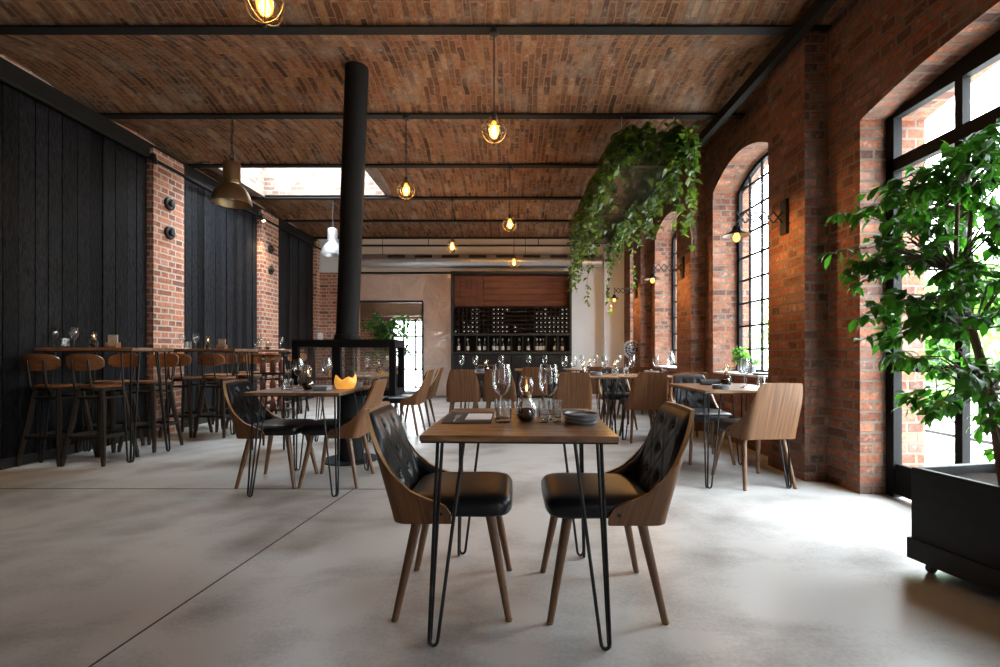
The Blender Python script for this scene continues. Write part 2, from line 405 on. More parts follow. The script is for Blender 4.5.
# skylight shaft
s = MB(); zt = 4.35; y0, y1 = YK[7]+.05, YK[8]-.05
s.box((SKX0-.12, y0-.12, ZB+.02), (SKX0, y1+.12, zt)); s.box((SKX1, y0-.12, ZB+.05), (SKX1+.12, y1+.12, zt))
s.box((SKX0, y0-.12, ZB+.05), (SKX1, y0, zt)); s.box((SKX0, y1, ZB+.05), (SKX1, y1+.12, zt))
struct('wall_skylight', s, BR_W, 'whitewashed brick walls of the skylight shaft above the left side', 'skylight')
sk = thing('window_skylight', 'rooflight over the whitewashed shaft at left', 'skylight', kind='structure')
g = MB(); g.add([(SKX0,y0,zt-.05),(SKX1,y0,zt-.05),(SKX1,y1,zt-.05),(SKX0,y1,zt-.05)], [(0,1,2,3)]); obj('pane', g, PANE, sk)

# right wall with arched openings
OPEN = [  # y0, y1, sill, spring, rise
    (1.2, 3.36, 0, 2.76, .14), 
    (4.46, 5.82, .78, 3.08, .24), (6.82, 8.18, .78, 3.08, .24), (9.12, 9.9, .78, 3.08, .24), (-2.6, -.9, 0, 2.3, .1)]
def archz(o, y):
    c = (o[0]+o[1])/2; h = (o[1]-o[0])/2; return o[3] + o[4]*(1-((y-c)/h)**2)
w = MB(); ZT = 4.0
yprev = YF-.3
for o in sorted(OPEN):
    w.box((XR, yprev, 0), (XO, o[0], ZT)); yprev = o[1]
    if o[2] > 0: w.box((XR, o[0], 0), (XO, o[1], o[2]))
    n = 16; vs = []
    for i in range(n+1):
        y = o[0] + (o[1]-o[0])*i/n; z = archz(o, y)
        vs += [(XR,y,z), (XO,y,z), (XO,y,ZT), (XR,y,ZT)]
    fs = []
    for i in range(n):
        a = i*4; b = a+4
        fs += [(a,a+1,b+1,b), (a+1,a+2,b+2,b+1), (a+2,a+3,b+3,b+2), (a+3,a,b,b+3)]
    fs += [(0,3,2,1), (n*4, n*4+1, n*4+2, n*4+3)]
    w.add(vs, fs)
w.box((XR, yprev, 0), (XO, YB+.3, ZT))
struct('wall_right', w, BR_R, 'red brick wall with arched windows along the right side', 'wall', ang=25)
for (ya, yb, lab) in ((3.70,4.23,'brick pilaster nearest the camera on the right wall, beside the big glass door'), (6.05,6.58,'middle brick pilaster of the right wall between two arched windows'), (8.42,8.93,'farthest brick pilaster of the right wall beyond two arched windows')):
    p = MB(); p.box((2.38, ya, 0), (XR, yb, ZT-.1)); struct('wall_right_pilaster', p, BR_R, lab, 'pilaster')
# window frames in the arches
def arch_window(n, o, label, cols, rows, xf):
    t = thing('window_%d' % n, label, 'window', kind='structure')
    fr = MB(); y0, y1, z0 = o[0]+.01, o[1]-.01, o[2]+.02
    top = lambda y: archz(o, y) - .02
    m = 20; pts = [(y0 + (y1-y0)*i/m) for i in range(m+1)]
    for i in range(m):
        fr.bar((xf, pts[i], top(pts[i])-.02), (xf, pts[i+1], top(pts[i+1])-.02), .05, .045)
    fr.bar((xf,y0+.02,z0), (xf,y0+.02,top(y0)), .045, .05); fr.bar((xf,y1-.02,z0), (xf,y1-.02,top(y1)), .045, .05)
    fr.bar((xf,y0,z0+.02), (xf,y1,z0+.02), .05, .045)
    obj('window_frame', fr, FRAME, t)
    gb = MB()
    for i in range(1, cols):
        y = y0 + (y1-y0)*i/cols; gb.bar((xf,y,z0), (xf,y,top(y)), .022, .022)
    H = o[3]-z0
    for j in range(1, rows+1):
        z = z0 + H*j/rows; gb.bar((xf,y0,z), (xf,y1,z), .022, .022)
    obj('glazing_bars', gb, FRAME, t)
    pm = MB(); vs = []
    for y in pts: vs += [(xf+.004,y,z0), (xf+.004,y,top(y)-.02)]
    pm.add(vs, [(2*i,2*i+2,2*i+3,2*i+1) for i in range(m)]); obj('pane', pm, PANE, t)
    si = MB(); si.box((XR+.0, o[0]+.002, o[2]), (xf-.03, o[1]-.002, o[2]+.025)); obj('window_sill', si, WHITE, t, bevel=.004)
arch_window(1, OPEN[1], 'nearest arched window with a black grid of small panes', 5, 8, 2.9)
arch_window(2, OPEN[2], 'middle arched window with black glazing bars, behind the scissor lamp', 5, 8, 2.9)
arch_window(3, OPEN[3], 'farthest arched window at the end of the brick wall', 4, 8, 2.9)
def glass_door(n, o, label, xf=2.79):
    t = thing('door_%d' % n, label, 'glass door', kind='structure')
    y0, y1 = o[0]+.005, o[1]-.005; zt = o[3]+.04
    fr = MB()
    for y in (y0+.03, y1-.03): fr.bar((xf,y,0), (xf,y,zt), .06, .07)
    fr.bar((xf,y0,zt-.03), (xf,y1,zt-.03), .06, .06); fr.bar((xf,y0,zt-.4), (xf,y1,zt-.4), .06, .09)
    fr.box((xf-.012, y0, zt), (xf+.012, y1, zt+.12))
    k = 4
    for i in range(1, k): 
        y = y1 - (y1-y0)*i/k; fr.bar((xf,y,.22), (xf,y,zt), .05, .05)
    fr.bar((xf,y0,.94), (xf,y1,.94), .05, .055)
    obj('door_frame', fr, FRAME, t)
    kp = MB(); kp.box((xf-.015, y0+.05, .02), (xf+.015, y1-.05, .24)); obj('kick_panel', kp, FRAME, t, bevel=.004)
    pm = MB(); pm.add([(xf+.005,y0,.24),(xf+.005,y1,.24),(xf+.005,y1,zt),(xf+.005,y0,zt)], [(0,1,2,3)]); obj('pane', pm, PANE, t)
    h = MB(); yy = y1-(y1-y0)/2-.05; h.tube([(xf-.03,yy,1.0),(xf-.07,yy,1.0),(xf-.07,yy,1.2),(xf-.03,yy,1.2)], .009); obj('door_handle', h, BLACK, t)
glass_door(1, OPEN[0], 'large black steel framed glass door behind the leafy tree')
glass_door(2, OPEN[4], 'added black steel framed glass door behind the camera, lighting the front of the room')  # unseen opening added so daylight reaches the front chairs
# left wall
w = MB(); w.box((-5.0, YF-.3, 0), (-4.74, YB+.3, ZT)); struct('wall_left', w, BR_L, 'brick wall behind the charred timber cladding', 'wall')
labs = ['long nearest bay of black charred timber boards on the left wall', 'middle bay of black charred boards, between two brick pilasters under the skylight', 'farthest bay of black charred boards near the back corner']
for (ya, yb), lab in zip(((YF,5.68),(6.21,8.13),(8.72,10.42)), labs):
    p = MB(); y = ya
    while y < yb-.02:
        wd = min(random.uniform(.12,.165), yb-y)
        dx = random.uniform(-.006,.006); p.box((-4.74, y+.003, .03), (XL+dx, y+wd-.003, 3.46)); y += wd
    struct('wall_left_cladding', p, CHAR, lab, 'wall cladding', bevel=.004)
    bb = MB(); bb.box((-4.74, ya, 0), (XL+.012, yb, .09)); struct('baseboard_left', bb, BLACKM, 'black baseboard under the ' + lab.split(' on ')[0].split(',')[0], 'baseboard')
for (ya, yb, lab) in ((5.68,6.21,'brick pilaster nearest the camera on the left wall, with two round black fittings'), (8.13,8.72,'second brick pilaster of the left wall, beyond the skylit boards'), (10.42,10.6,'brick pilaster in the far left corner, behind the black flue')):
    p = MB(); p.box((-4.74, ya, 0), (-4.475, yb, 3.6)); struct('wall_left_pilaster', p, BR_L, lab, 'pilaster')
t = MB(); t.box((-4.74, YF, 3.47), (-4.52, YB, ZB)); t.tube([(-4.45,YF,3.44),(-4.45,YB,3.44)], .022, 8); struct('trim_left', t, BEAM, 'black steel channel along the top of the left wall', 'steel channel')
t = MB(); t.box((2.25, YF, ZB-.10), (2.31, 9.9, ZB-.001)); t.tube([(2.34,YF,ZB-.06),(2.34,9.9,ZB-.06)], .016, 8); struct('trim_right', t, BEAM, 'black steel channel along the top of the right wall', 'steel channel')
# back wall
w = MB(); w.box((-5.0, YB, 0), (-3.62, YB+.25, ZT)); struct('wall_back_brick', w, BR_L, 'brick end of the back wall behind the flue', 'wall')
w = MB(); w.box((-3.62, YB, 2.22), (-2.07, YB+.25, ZT)); w.box((-2.07, YB, 0), (XO, YB+.25, ZT)); w.box((-5.0, YB-.02, 2.9), (XO, YB, ZT-.3))
struct('wall_back', w, WHITE, 'pale plastered back wall of the room', 'wall')
w = MB(); w.box((-3.62, YB-.03, 2.9), (1.37, YB-.021, ZB+.02)); struct('wall_back_upper', w, PLASTER, 'beige plaster band of the back wall behind the air duct', 'wall')
w = MB()
xs = [-3.62, -2.75, -2.07, -1.38]
for i in range(3):
    zl = [2.24, 2.86] if i < 2 else [.02, .72, 1.6, 2.24, 2.86]
    for a, b in zip(zl, zl[1:]): w.box((xs[i]+.004, YB-.045, a+.004), (xs[i+1]-.004, YB-.0305, b-.004))
struct('wall_back_panels', w, PANEL, 'dull copper pewter metal sheets on the back wall around the doorway', 'metal panels', bevel=.003)
t = MB()
for a, b in (((-2.07,0),(-2.07,2.22)), ((-3.62,2.22),(-2.07,2.22)), ((-3.62,0),(-3.62,2.22))):
    t.bar((a[0], YB-.02, a[1]), (b[0], YB-.02, b[1]), .05, .05)
t.bar((-3.62, YB-.05, 2.885), (1.37, YB-.05, 2.885), .04, .04)
struct('trim_back', t, BLACK, 'black steel edging around the back doorway and panels', 'trim')
w = MB(); w.box((2.11, 10.38, 0), (2.56, YB-.03, ZB)); struct('wall_back_pilaster', w, WHITE, 'white plaster pier at the right end of the back wall', 'pilaster')
w = MB(); w.box((-5.0, YF-.3, 0), (XO, YF, ZT)); struct('wall_front', w, BR_L, 'brick wall behind the camera', 'wall')
# room beyond the doorway
w = MB(); w.box((-5.2, 13.2, 0), (-3.5, 13.4, 3.0)); w.box((-2.4, 13.2, 0), (-1.4, 13.4, 3.0)); w.box((-3.5, 13.2, 2.0), (-2.4, 13.4, 3.0))
w.box((-5.2, YB+.25, 0), (-5.0, 13.2, 3.0)); w.box((-1.5, YB+.25, 0), (-1.3, 13.2, 3.0)); struct('wall_beyond', w, BR_L, 'brick walls of the room seen through the back doorway', 'wall')
w = MB(); w.box((-5.2, YB+.25, 2.75), (-1.3, 13.4, 2.95)); struct('ceiling_beyond', w, PLASTER, 'ceiling of the room beyond the doorway', 'ceiling')
t = thing('window_4', 'bright glazed door in the room beyond the back doorway', 'window', kind='structure')
fr = MB()
for x in (-3.47,-3.15,-2.8,-2.43): fr.bar((x,13.25,0), (x,13.25,2.0), .045, .05)
for z in (.03,.55,1.05,1.5,1.97): fr.bar((-3.5,13.25,z), (-2.4,13.25,z), .045, .04)
obj('window_frame', fr, FRAME, t)
pm = MB(); pm.add([(-3.5,13.27,0),(-2.4,13.27,0),(-2.4,13.27,2),(-3.5,13.27,2)], [(0,1,2,3)]); obj('pane', pm, PANE, t)
lm = MB(); lm.box((-3.55,12.0,2.69), (-2.2,12.06,2.745)); o = obj('strip_lamp', lm, LED); tag(o, 'white strip lamp on the ceiling of the room beyond the doorway', 'lamp')
lt = MB(); lt.box((-4.9, 12.6, 2.05), (-1.55, 12.8, 2.6)); struct('trim_lintel', lt, wood('old_beam', (.07,.035,.02), (.16,.085,.045), 3, (1.5,10,10), .7, .4), 'old timber lintel in the room beyond the doorway', 'lintel')

# outside
g = MB(); g.box((XO, -12, -.2), (26, 26, -.02)); struct('ground_outside', g, PAVE, 'pale paving of the yard outside the windows', 'ground')
g = MB(); g.box((-8, 13.45, -.2), (XO, 26, -.02)); struct('ground_rear', g, PAVE, 'pale paving behind the building', 'ground')
g = MB(); g.box((XO, -8, 4.1), (XO+.85, 14, 4.25)); struct('light_blocking_eave', g, RENDER, 'added unseen eave over the window wall outside, cutting daylight at the door', 'eave')  # added out of view to cut high daylight near the glass door
g = MB(); g.box((13, -8, -.02), (13.3, 24, 2.4)); struct('wall_outside', g, RENDER, 'pale rendered boundary wall across the yard', 'wall')

# ------------------------------------------------------------------ tufted chair (faces local +Y)
LEAN = .29
def shell_col(s):
    """s in -1..1 -> (x, y) on the plan at seat level, outward normal, top height"""
    a = abs(s); sg = 1 if s >= 0 else -1
    wb, rr, yb, ye = .226, .06, -.235, .0
    L1 = wb-rr; L2 = rr*PI/2; L3 = ye-(yb+rr); T = L1+L2+L3; d = a*T
    if d < L1: x, y, n = d, yb, V((0,-1,0))
    elif d < L1+L2:
        t = (d-L1)/rr; x = L1 + rr*math.sin(t); y = yb+rr-rr*math.cos(t); n = V((math.sin(t), -math.cos(t), 0))
    else: x, y, n = wb, yb+rr+(d-L1-L2), V((1,0,0))
    keys = [(0,.822),(L1-.004,.819),(L1+L2*.08,.80),(L1+L2*.35,.71),(L1+L2*.65,.635),(L1+L2,.565),(L1+L2+.05,.507),(L1+L2+.1,.478),(T-.02,.452),(T,.42)]
    z = keys[-1][1]
    for (d0, z0), (d1, z1) in zip(keys, keys[1:]):
        if d <= d1+1e-9: 
            u = (d-d0)/(d1-d0); z = z0+(z1-z0)*u; break
    return V((x*sg, y, 0)), V((n.x*sg, n.y, 0)), z
ZS = .385
def shell_pt(s, v, off=0.0, ztrim=0.0, zlow=None):
    p, n, zt = shell_col(s); z0 = ZS if zlow is None else zlow
    if abs(s) > .97 and zlow is None: z0 = ZS + .0
    z = z0 + (zt - ztrim - z0)*v
    h = max(0, z-.39)
    q = p + n*off; lean = LEAN*h*(1 if p.y < -.1 else max(.25, -p.y/.1))
    bow = -.012*math.sin(PI*min(1, h/.43))*(1 if p.y < -.14 else 0)
    return V((q.x*(1-.10*h), q.y - lean - bow*-1*0, z))
def make_chair(label, group):
    t = thing('tufted_chair', label, 'chair', group=group)
    nu, nv = 48, 10
    S = lambda i: -1 + 2*i/nu
    m = MB(); th = .017; vs = []; w = nu+1
    for lay in (0.0, -th):
        for j in range(nv+1):
            for i in range(nu+1): vs.append(shell_pt(S(i), j/nv, lay))
    off = w*(nv+1); fs = []
    for j in range(nv):
        for i in range(nu):
            a = j*w+i; fs.append((a, a+1, a+w+1, a+w)); b = off+a; fs.append((b, b+w, b+w+1, b+1))
    for j in range(nv):
        for i in (0, nu):
            a = j*w+i; fs.append((a, a+w, off+a+w, off+a))
    for i in range(nu): fs.append((i, i+1, off+i+1, off+i))
    m.add(vs, fs); obj('shell', m, WALNUT, t, ang=50, uvfn=lambda q, n: (q.x + q.y + LEAN*max(0, q.z-.39), q.z))
    # pale ply edge along the top of the shell
    e = MB(); e.grid(lambda u, v: shell_pt(-1+2*u, 1, -th*v) + V((0,0,.0015)), nu, 1); obj('shell_edge', e, EDGE, t)
    # upholstered lining with tufting
    btn = [(-.17,.80),(.17,.80),(0,.55),(-.17,.30),(.17,.30)]
    def pad(u, v):
        s = (-1+2*u)*.965; p, n, zt = shell_col(s)
        vv = .06 + .925*v
        edge = min(1, (1-v)/.22)*min(1, (1-abs(-1+2*u))/.05)
        th2 = .004 + .026*math.sqrt(max(0, edge))
        zz = ZS + (zt-.012-ZS)*vv
        if abs(s) < .55:
            q = (s*.62, (zz-.40)/.42)
            d = min(math.hypot((q[0]*1.6-a*1.0)*1.0, (q[1]-b)*.8) for a, b in btn)
            th2 -= .020*math.exp(-(d/.045)**2)
            g1 = (q[0]*1.6/.17 + (q[1]-.80)/.25 - 1); g2 = (q[0]*1.6/.17 - (q[1]-.80)/.25 - 1)
            for g in (g1, g2):
                fr = abs((g+1)/2 - round((g+1)/2)); th2 -= .0065*math.exp(-(fr/.035)**2)*edge
        return shell_pt(s, vv, -th-th2, .006)
    b = MB(); b.grid(pad, 72, 30)
    o = obj('backrest', b, LEATHER, t, ang=80)
    for a, bb in btn:
        sq = a/1.6/.62; zz = .40 + bb*.42; vv = (zz-ZS)/(shell_col(sq)[2]-.012-ZS)
        bt = MB(); c = shell_pt(sq, vv, -th-.013, .006); bt.sphere(c + V((0,.004,0)), .010, 10, 6); obj('tuft_button', bt, LEATHER, o)
    # seat cushion
    def ring(sc, z, inset):
        out = []
        for k in range(40):
            a = 2*PI*k/40; cx, cy = math.cos(a), math.sin(a); pw = 2/6.0
            x = math.copysign(abs(cx)**pw, cx)*(.216-inset); y = math.copysign(abs(cy)**pw, cy)*(.216-inset)
            if y < 0: x *= 1 - .06*(-y/.22)
            out.append(V((x*(1 if y < 0 else 1+.03*y/.2), y+.022, z)))
        return out
    sm = MB(); lv = [(.402,.03),(.406,.010),(.418,.002),(.45,.0),(.460,.004),(.472,.014),(.480,.032),(.484,.07),(.486,.12),(.487,.19)]
    vs = []
    for z, ins in lv: vs += ring(1, z, ins)
    fs = []
    for i in range(len(lv)-1):
        for k in range(40):
            k2 = (k+1) % 40; fs.append((i*40+k, i*40+k2, i*40+40+k2, i*40+40+k))
    fs.append(tuple(range(39,-1,-1))); mm = (len(lv)-1)*40; fs.append(tuple(range(mm, mm+40)))
    sm.add(vs, fs); obj('seat', sm, LEATHER, t, ang=60)
    for sx in (-1,1):
        for sy in (-1,1):
            l = MB(); l.tube([(sx*.155, sy*.14+.005, .408), (sx*.16, sy*.15+.004, .37), (sx*.205, sy*.222, .006)], [.021,.0205,.0135], 12)
            l.lathe([(.013,0),(.0145,.008)], 10, (sx*.2055, sy*.223, 0), cap=True)
            obj('leg', l, WALNUT_LEG, t, ang=60)
    for sx in (-1,1):
        bs = MB(); bs.lathe([(.003,-.003),(.0075,-.003),(.0075,.003),(.003,.003)], 10, M=Matrix.Translation((sx*.227,-.04,.425)) @ Matrix.Rotation(PI/2,4,'Y'), cap=True)
        obj('bolt', bs, BLACK, t)
    return t
CH = 'tufted leather and walnut dining chairs'
chair0 = make_chair('walnut shell chair with black tufted leather at the left of the front table', CH)
chair0.location = (-.235, 1.985, 0); chair0.rotation_euler = (0,0,R(-90))
for x, y, rz, lab in (
    (.37, 1.965, 90, 'walnut shell chair with dark tufted leather at the right of the front table'),
    (-1.90, 3.71, -90, 'walnut shell chair with tufted leather at the left of the yellow bowl table'),
    (-1.42, 3.72, 90, 'walnut shell chair in side view at the right of the yellow bowl table'),
    (1.945, 3.69, 6, 'walnut chair with its smooth wooden back to the camera, against the nearest right pilaster'),
    (1.86, 4.45, 180, 'chair with dark leather front facing the camera behind the right window table'),
    (1.56, 5.46, 3, 'walnut chair seen from behind, standing left of the window table behind the front right chair'),
    (2.06, 5.40, -4, 'walnut chair seen from behind, tucked between the window table and the middle brick pilaster'),
    (.70, 5.46, 0, 'walnut chair seen from behind, just over the plates of the front table'),
    (1.48, 6.36, 180, 'chair with blue grey tufted front facing the camera across the long table'),
    (-1.40, 5.92, 88, 'walnut chair in side view at the near right of the table behind the fireplace'),
    (-1.38, 6.62, 90, 'walnut chair in side view, farther one at the table behind the fireplace'),
    (-.66, 6.28, 2, 'walnut chair seen from behind, left one of two facing the wine cabinet'),
    (-.16, 6.30, -3, 'walnut chair seen from behind, right one of two facing the wine cabinet'),
    (1.36, 7.42, 0, 'far walnut chair back before the white wall, behind the long table'),
    (1.98, 7.42, 0, 'far walnut chair back before the last brick pilaster'),
    (.32, 7.2, 0, 'walnut chair back at the far small table hidden behind the front wine glasses'),
    (-2.0, 7.3, 180, 'far walnut chair facing the camera at the end of the table behind the fireplace'),
    (-.45, 7.75, 180, 'far walnut chair facing the camera beside the wine cabinet'),
    ):
    dup(chair0, (x,y,0), R(rz), lab)

# ------------------------------------------------------------------ hairpin table
def make_table(label, w=.70, d=.78, H=.757, name='hairpin_table', cat='table', grp='hairpin leg dining tables', rod=.0065, top=.022):
    t = thing(name, label, cat, group=grp)
    m = MB(); m.box((-w/2,-d/2,H-top), (w/2,d/2,H)); obj('tabletop', m, TOPWOOD, t, bevel=.004)
    u = MB(); u.box((-w/2+.004,-d/2+.004,H-top-.006), (w/2-.004,d/2-.004,H-top)); obj('underside_frame', u, BLACK, t)
    for sx in (-1,1):
        for sy in (-1,1):
            l = MB(); zt = H-top-.006
            c = V((sx*(w/2-.055), sy*(d/2-.055), 0)); e = V((sx*(w/2-.03), sy*(d/2-.02), 0))
            ax, ay = V((-sx,0,0)), V((0,-sy,0)); sp = .095*min(1, H/.75*1.0)
            for da in (ax, ay):
                pts = [c + V((0,0,zt))]
                f0 = e + V((0,0,.03)); dirn = da
                pts.append(f0)
                for k in range(1, 6):
                    a = PI*k/6; pts.append(e + dirn*(.016-.016*math.cos(a)) + V((0,0,.03-.024*math.sin(a))))
                pts.append(e + dirn*.032 + V((0,0,.03)))
                pts.append(c + da*sp + V((0,0,zt)))
                l.tube(pts, rod, 8)
            l.box((min(c.x,c.x-sx*.11)-.01, min(c.y,c.y-sy*.11)-.01, zt-.004), (max(c.x,c.x-sx*.11)+.01, max(c.y,c.y-sy*.11)+.01, zt))
            obj('leg', l, BLACK, t, ang=50)
    return t
tb = make_table('rustic wood hairpin table standing alone in the foreground, set for two')
tb.location = (.036,1.978,0); tb.rotation_euler = (0,0,R(-1.8))
TABLES = {}
for key, x, y, lab in (
    ('second', -1.59, 3.66, 'rustic wood hairpin table at left with the glowing yellow bowl'),
    ('window', 1.82, 3.86, 'rustic wood hairpin table between two chairs by the right brick pilaster'),
    ('longA', .92, 5.78, 'left half of the long hairpin table in the middle right of the room'),
    ('longB', 1.64, 5.78, 'right half of the long hairpin table by the arched windows'),
    ('stoveA', -1.98, 5.68, 'near half of the hairpin table seen through the glass fireplace'),
    ('stoveB', -1.98, 6.47, 'far half of the hairpin table behind the glass fireplace'),
    ('cellar', -.42, 6.85, 'hairpin table before the wine cabinet, with two chair backs in front'),
    ('far', .40, 7.75, 'small far hairpin table straight behind the front wine glasses'),
    ('farR', 1.28, 7.95, 'far hairpin table before the white back wall'),
    ('farS', 2.01, 8.02, 'far hairpin table beside the standing fan and last pilaster')):
    TABLES[key] = dup(tb, (x,y,0), 0, lab)

# ------------------------------------------------------------------ tableware
def make_wineglass():
    t = thing('wine_glass', 'x', 'wine glass', group='wine glasses')
    b = MB(); b.lathe([(.004,.100),(.012,.104),(.027,.118),(.038,.138),(.0435,.162),(.0425,.19),(.037,.222),(.0345,.24),(.0335,.24),(.036,.221),(.0415,.19),(.0425,.162),(.037,.139),(.026,.1195),(.011,.106),(.001,.103),(.004,.1)], 24)
    obj('bowl', b, GLASS, t, ang=70)
    s = MB(); s.lathe([(.001,0),(.0345,.0),(.0345,.002),(.02,.005),(.006,.011),(.004,.03),(.0038,.085),(.0055,.101),(.001,.102)], 20); obj('stem', s, GLASS, t, ang=70)
    return t
def make_tumbler(r=.037, h=.095):
    m = MB(); m.lathe([(.001,0),(r*.9,0),(r*.94,.004),(r,h),(r-.002,h),(r*.93-.002,.018),(.001,.014)], 20)
    return obj('tumbler', m, HEAVY, ang=50)
def make_lamp():
    t = thing('table_lamp', 'x', 'oil lamp', group='small oil lamps on the tables')
    b = MB(); b.lathe([(.001,0),(.025,0),(.036,.012),(.041,.03),(.038,.05),(.026,.072),(.017,.086),(.0155,.092)], 22); obj('reservoir', b, LAMPGLASS, t, ang=70)
    o = MB(); o.lathe([(.001,.002),(.024,.002),(.034,.013),(.0395,.03),(.037,.046),(.001,.047)], 20); obj('oil', o, OIL, t)
    c = MB(); c.lathe([(.017,.088),(.019,.09),(.019,.1),(.012,.104),(.012,.112),(.004,.114)], 16, cap=True); obj('burner', c, BRASS, t)
    g = MB(); g.lathe([(.015,.098),(.026,.118),(.029,.133),(.024,.15),(.019,.158),(.021,.168)], 20); obj('glass_shade', g, LAMPGLASS, t, ang=70)
    fl = MB(); fl.lathe([(.001,.114),(.0042,.119),(.0044,.124),(.0024,.131),(.0006,.137)], 10); obj('flame', fl, FLAME, t)
    return t
def make_plates(n=3, r=.068):
    t = thing('plate_stack', 'x', 'plates', group='stacks of small grey plates')
    for i in range(n):
        m = MB(); z = i*.0138; m.lathe([(.001,z),(r*.9,z),(r*.97,z+.004),(r,z+.0125),(r-.003,z+.0135),(r*.9,z+.006),(.001,z+.006)], 30); obj('plate', m, STONE, t)
    return t
def make_napkin(): 
    m = MB()
    def fn(u, v): 
        return V(((u-.5)*.2, (v-.5)*.13, .006 + .006*math.sin(u*5)*math.sin(v*4+1)))
    m.grid(fn, 10, 8); m.box((-.1,-.065,0), (.1,.065,.005)); return obj('napkin', m, LINEN)
def make_holder():
    t = thing('menu_holder', 'x', 'menu holder', group='menu holders on the bar tables')
    b = MB(); b.box((-.055,-.03,0), (.055,.03,.02)); b.box((-.055,-.03,.02), (-.047,.03,.055)); b.box((.047,-.03,.02), (.055,.03,.055)); obj('stand', b, STOOLWOOD, t, bevel=.003)
    c = MB(); c.box((-.046,-.006,.02), (.046,.006,.13)); obj('card', c, CARD, t)
    return t
WG = make_wineglass(); TU = make_tumbler(); OL = make_lamp(); PL = make_plates(); NP = make_napkin(); MH = make_holder()
tag(TU, 'x', 'tumbler', 'tumblers'); tag(NP, 'x', 'napkin', 'white folded napkins')
used = set()
def put(proto, x, y, z, label, rz=0, sc=None, group=None):
    k = proto.name
    if k not in used: used.add(k); o = proto; o.location = (x,y,z); o.rotation_euler = (0,0,rz); o['label'] = label
    else: o = dup(proto, (x,y,z), rz, label)
    if sc: o.scale = sc if isinstance(sc, tuple) else (sc,sc,sc)
    if group: o['group'] = group
    return o
ZTB = .7575
# foreground table
put(WG, -.045, 2.0, ZTB, 'large wine glass left of the oil lamp on the front table')
put(WG, .158, 1.97, ZTB, 'large wine glass right of the oil lamp on the front table')
put(OL, .062, 1.93, ZTB, 'round oil lamp with lit flame in the middle of the front table', sc=1.12)
put(TU, -.037, 1.90, ZTB, 'squat tumbler below the left wine glass on the front table')
put(TU, .133, 1.895, ZTB, 'narrow water glass, left of two by the right wine glass on the front table', sc=(.62,.62,.95))
put(TU, .19, 1.92, ZTB, 'narrow water glass, right of two by the right wine glass on the front table', sc=(.62,.62,.95))
put(PL, .285, 1.88, ZTB, 'stack of small grey plates on the right of the front table')
def mat_cloth(x0, y0, x1, y1, z, lab, m=DARKCLOTH, name='placemat', cat='placemat'):
    b = MB(); b.box((x0,y0,z), (x1,y1,z+.004)); return tag(obj(name, b, m, bevel=.0015), lab, cat)
mat_cloth(-.29,1.86,-.085,2.2, ZTB, 'charcoal cloth placemat on the left of the front table')
mat_cloth(.13,2.12,.36,2.27, ZTB, 'charcoal cloth placemat at the far right corner of the front table')
mat_cloth(-.20,1.92,-.09,2.1, ZTB+.0045, 'white folded paper menu lying on the left placemat of the front table', LINEN, 'paper_menu', 'menu')
k = MB(); k.box((-.245,1.88,ZTB+.0045), (-.238,2.06,ZTB+.007)); k.box((-.252,1.98,ZTB+.0045), (-.231,2.07,ZTB+.007)); tag(obj('knife', k, ALU, bevel=.001), 'steel knife beside the white paper on the front table', 'knife')
# second table with the glowing bowl
put(WG, -1.70, 3.62, ZTB, 'left wine glass on the table with the yellow bowl')
put(WG, -1.475, 3.62, ZTB, 'right wine glass on the table with the yellow bowl')
put(TU, -1.745, 3.53, ZTB, 'wide tumbler left of the lamp on the table with the yellow bowl', sc=(1.2,1.2,.85))
put(OL, -1.59, 3.55, ZTB, 'oil lamp with lit flame on the table with the yellow bowl')
b = MB(); b.box((-1.50,3.42,ZTB), (-1.39,3.52,ZTB+.035)); tag(obj('coaster_box', b, STONE, bevel=.004), 'dark square box before the yellow bowl', 'box')
def petal(u, v):
    a = 2*PI*u; r = .078*(1-.12*(1-v)**2) + .012*math.sin(PI*v) + .005*math.sin(5*a)*v; z = .088*v + v*v*(.015*math.sin(2*a+.9) + .012*math.sin(5*a)) ; return V((r*math.cos(a), r*.8*math.sin(a), z))
b = MB(); b.grid(petal, 48, 8); b.lathe([(.001,.0),(.068,.0)], 24)
o = obj('candle_bowl', b, YELLOW, ang=70); o.location = (-1.35, 3.68, ZTB+.001); tag(o, 'glowing yellow wavy-edged bowl on the second table', 'candle bowl')
put(PL, -1.33, 3.86, ZTB, 'grey plates behind the yellow bowl on the second table', sc=.9)
# window table
put(WG, 1.90, 3.72, ZTB, 'left wine glass on the window table by the nearest pilaster')
put(WG, 1.985, 3.85, ZTB, 'right wine glass on the window table by the nearest pilaster')
put(TU, 2.03, 3.70, ZTB, 'tumbler on the window table before the chair back')
put(PL, 1.66, 3.62, ZTB, 'stack of dark grey plates at the near edge of the window table', sc=(.95,.95,.8))
r = MB(); r.lathe([(.001,-.085),(.022,-.084),(.026,0),(.022,.084),(.001,.085)], 14, M=Matrix.Translation((1.74,4.0,ZTB+.027)) @ Matrix.Rotation(PI/2,4,'Y')); tag(obj('napkin_roll', r, DARKCLOTH), 'dark rolled napkin on the window table', 'napkin')
put(OL, 1.87, 3.97, ZTB, 'oil lamp on the window table')
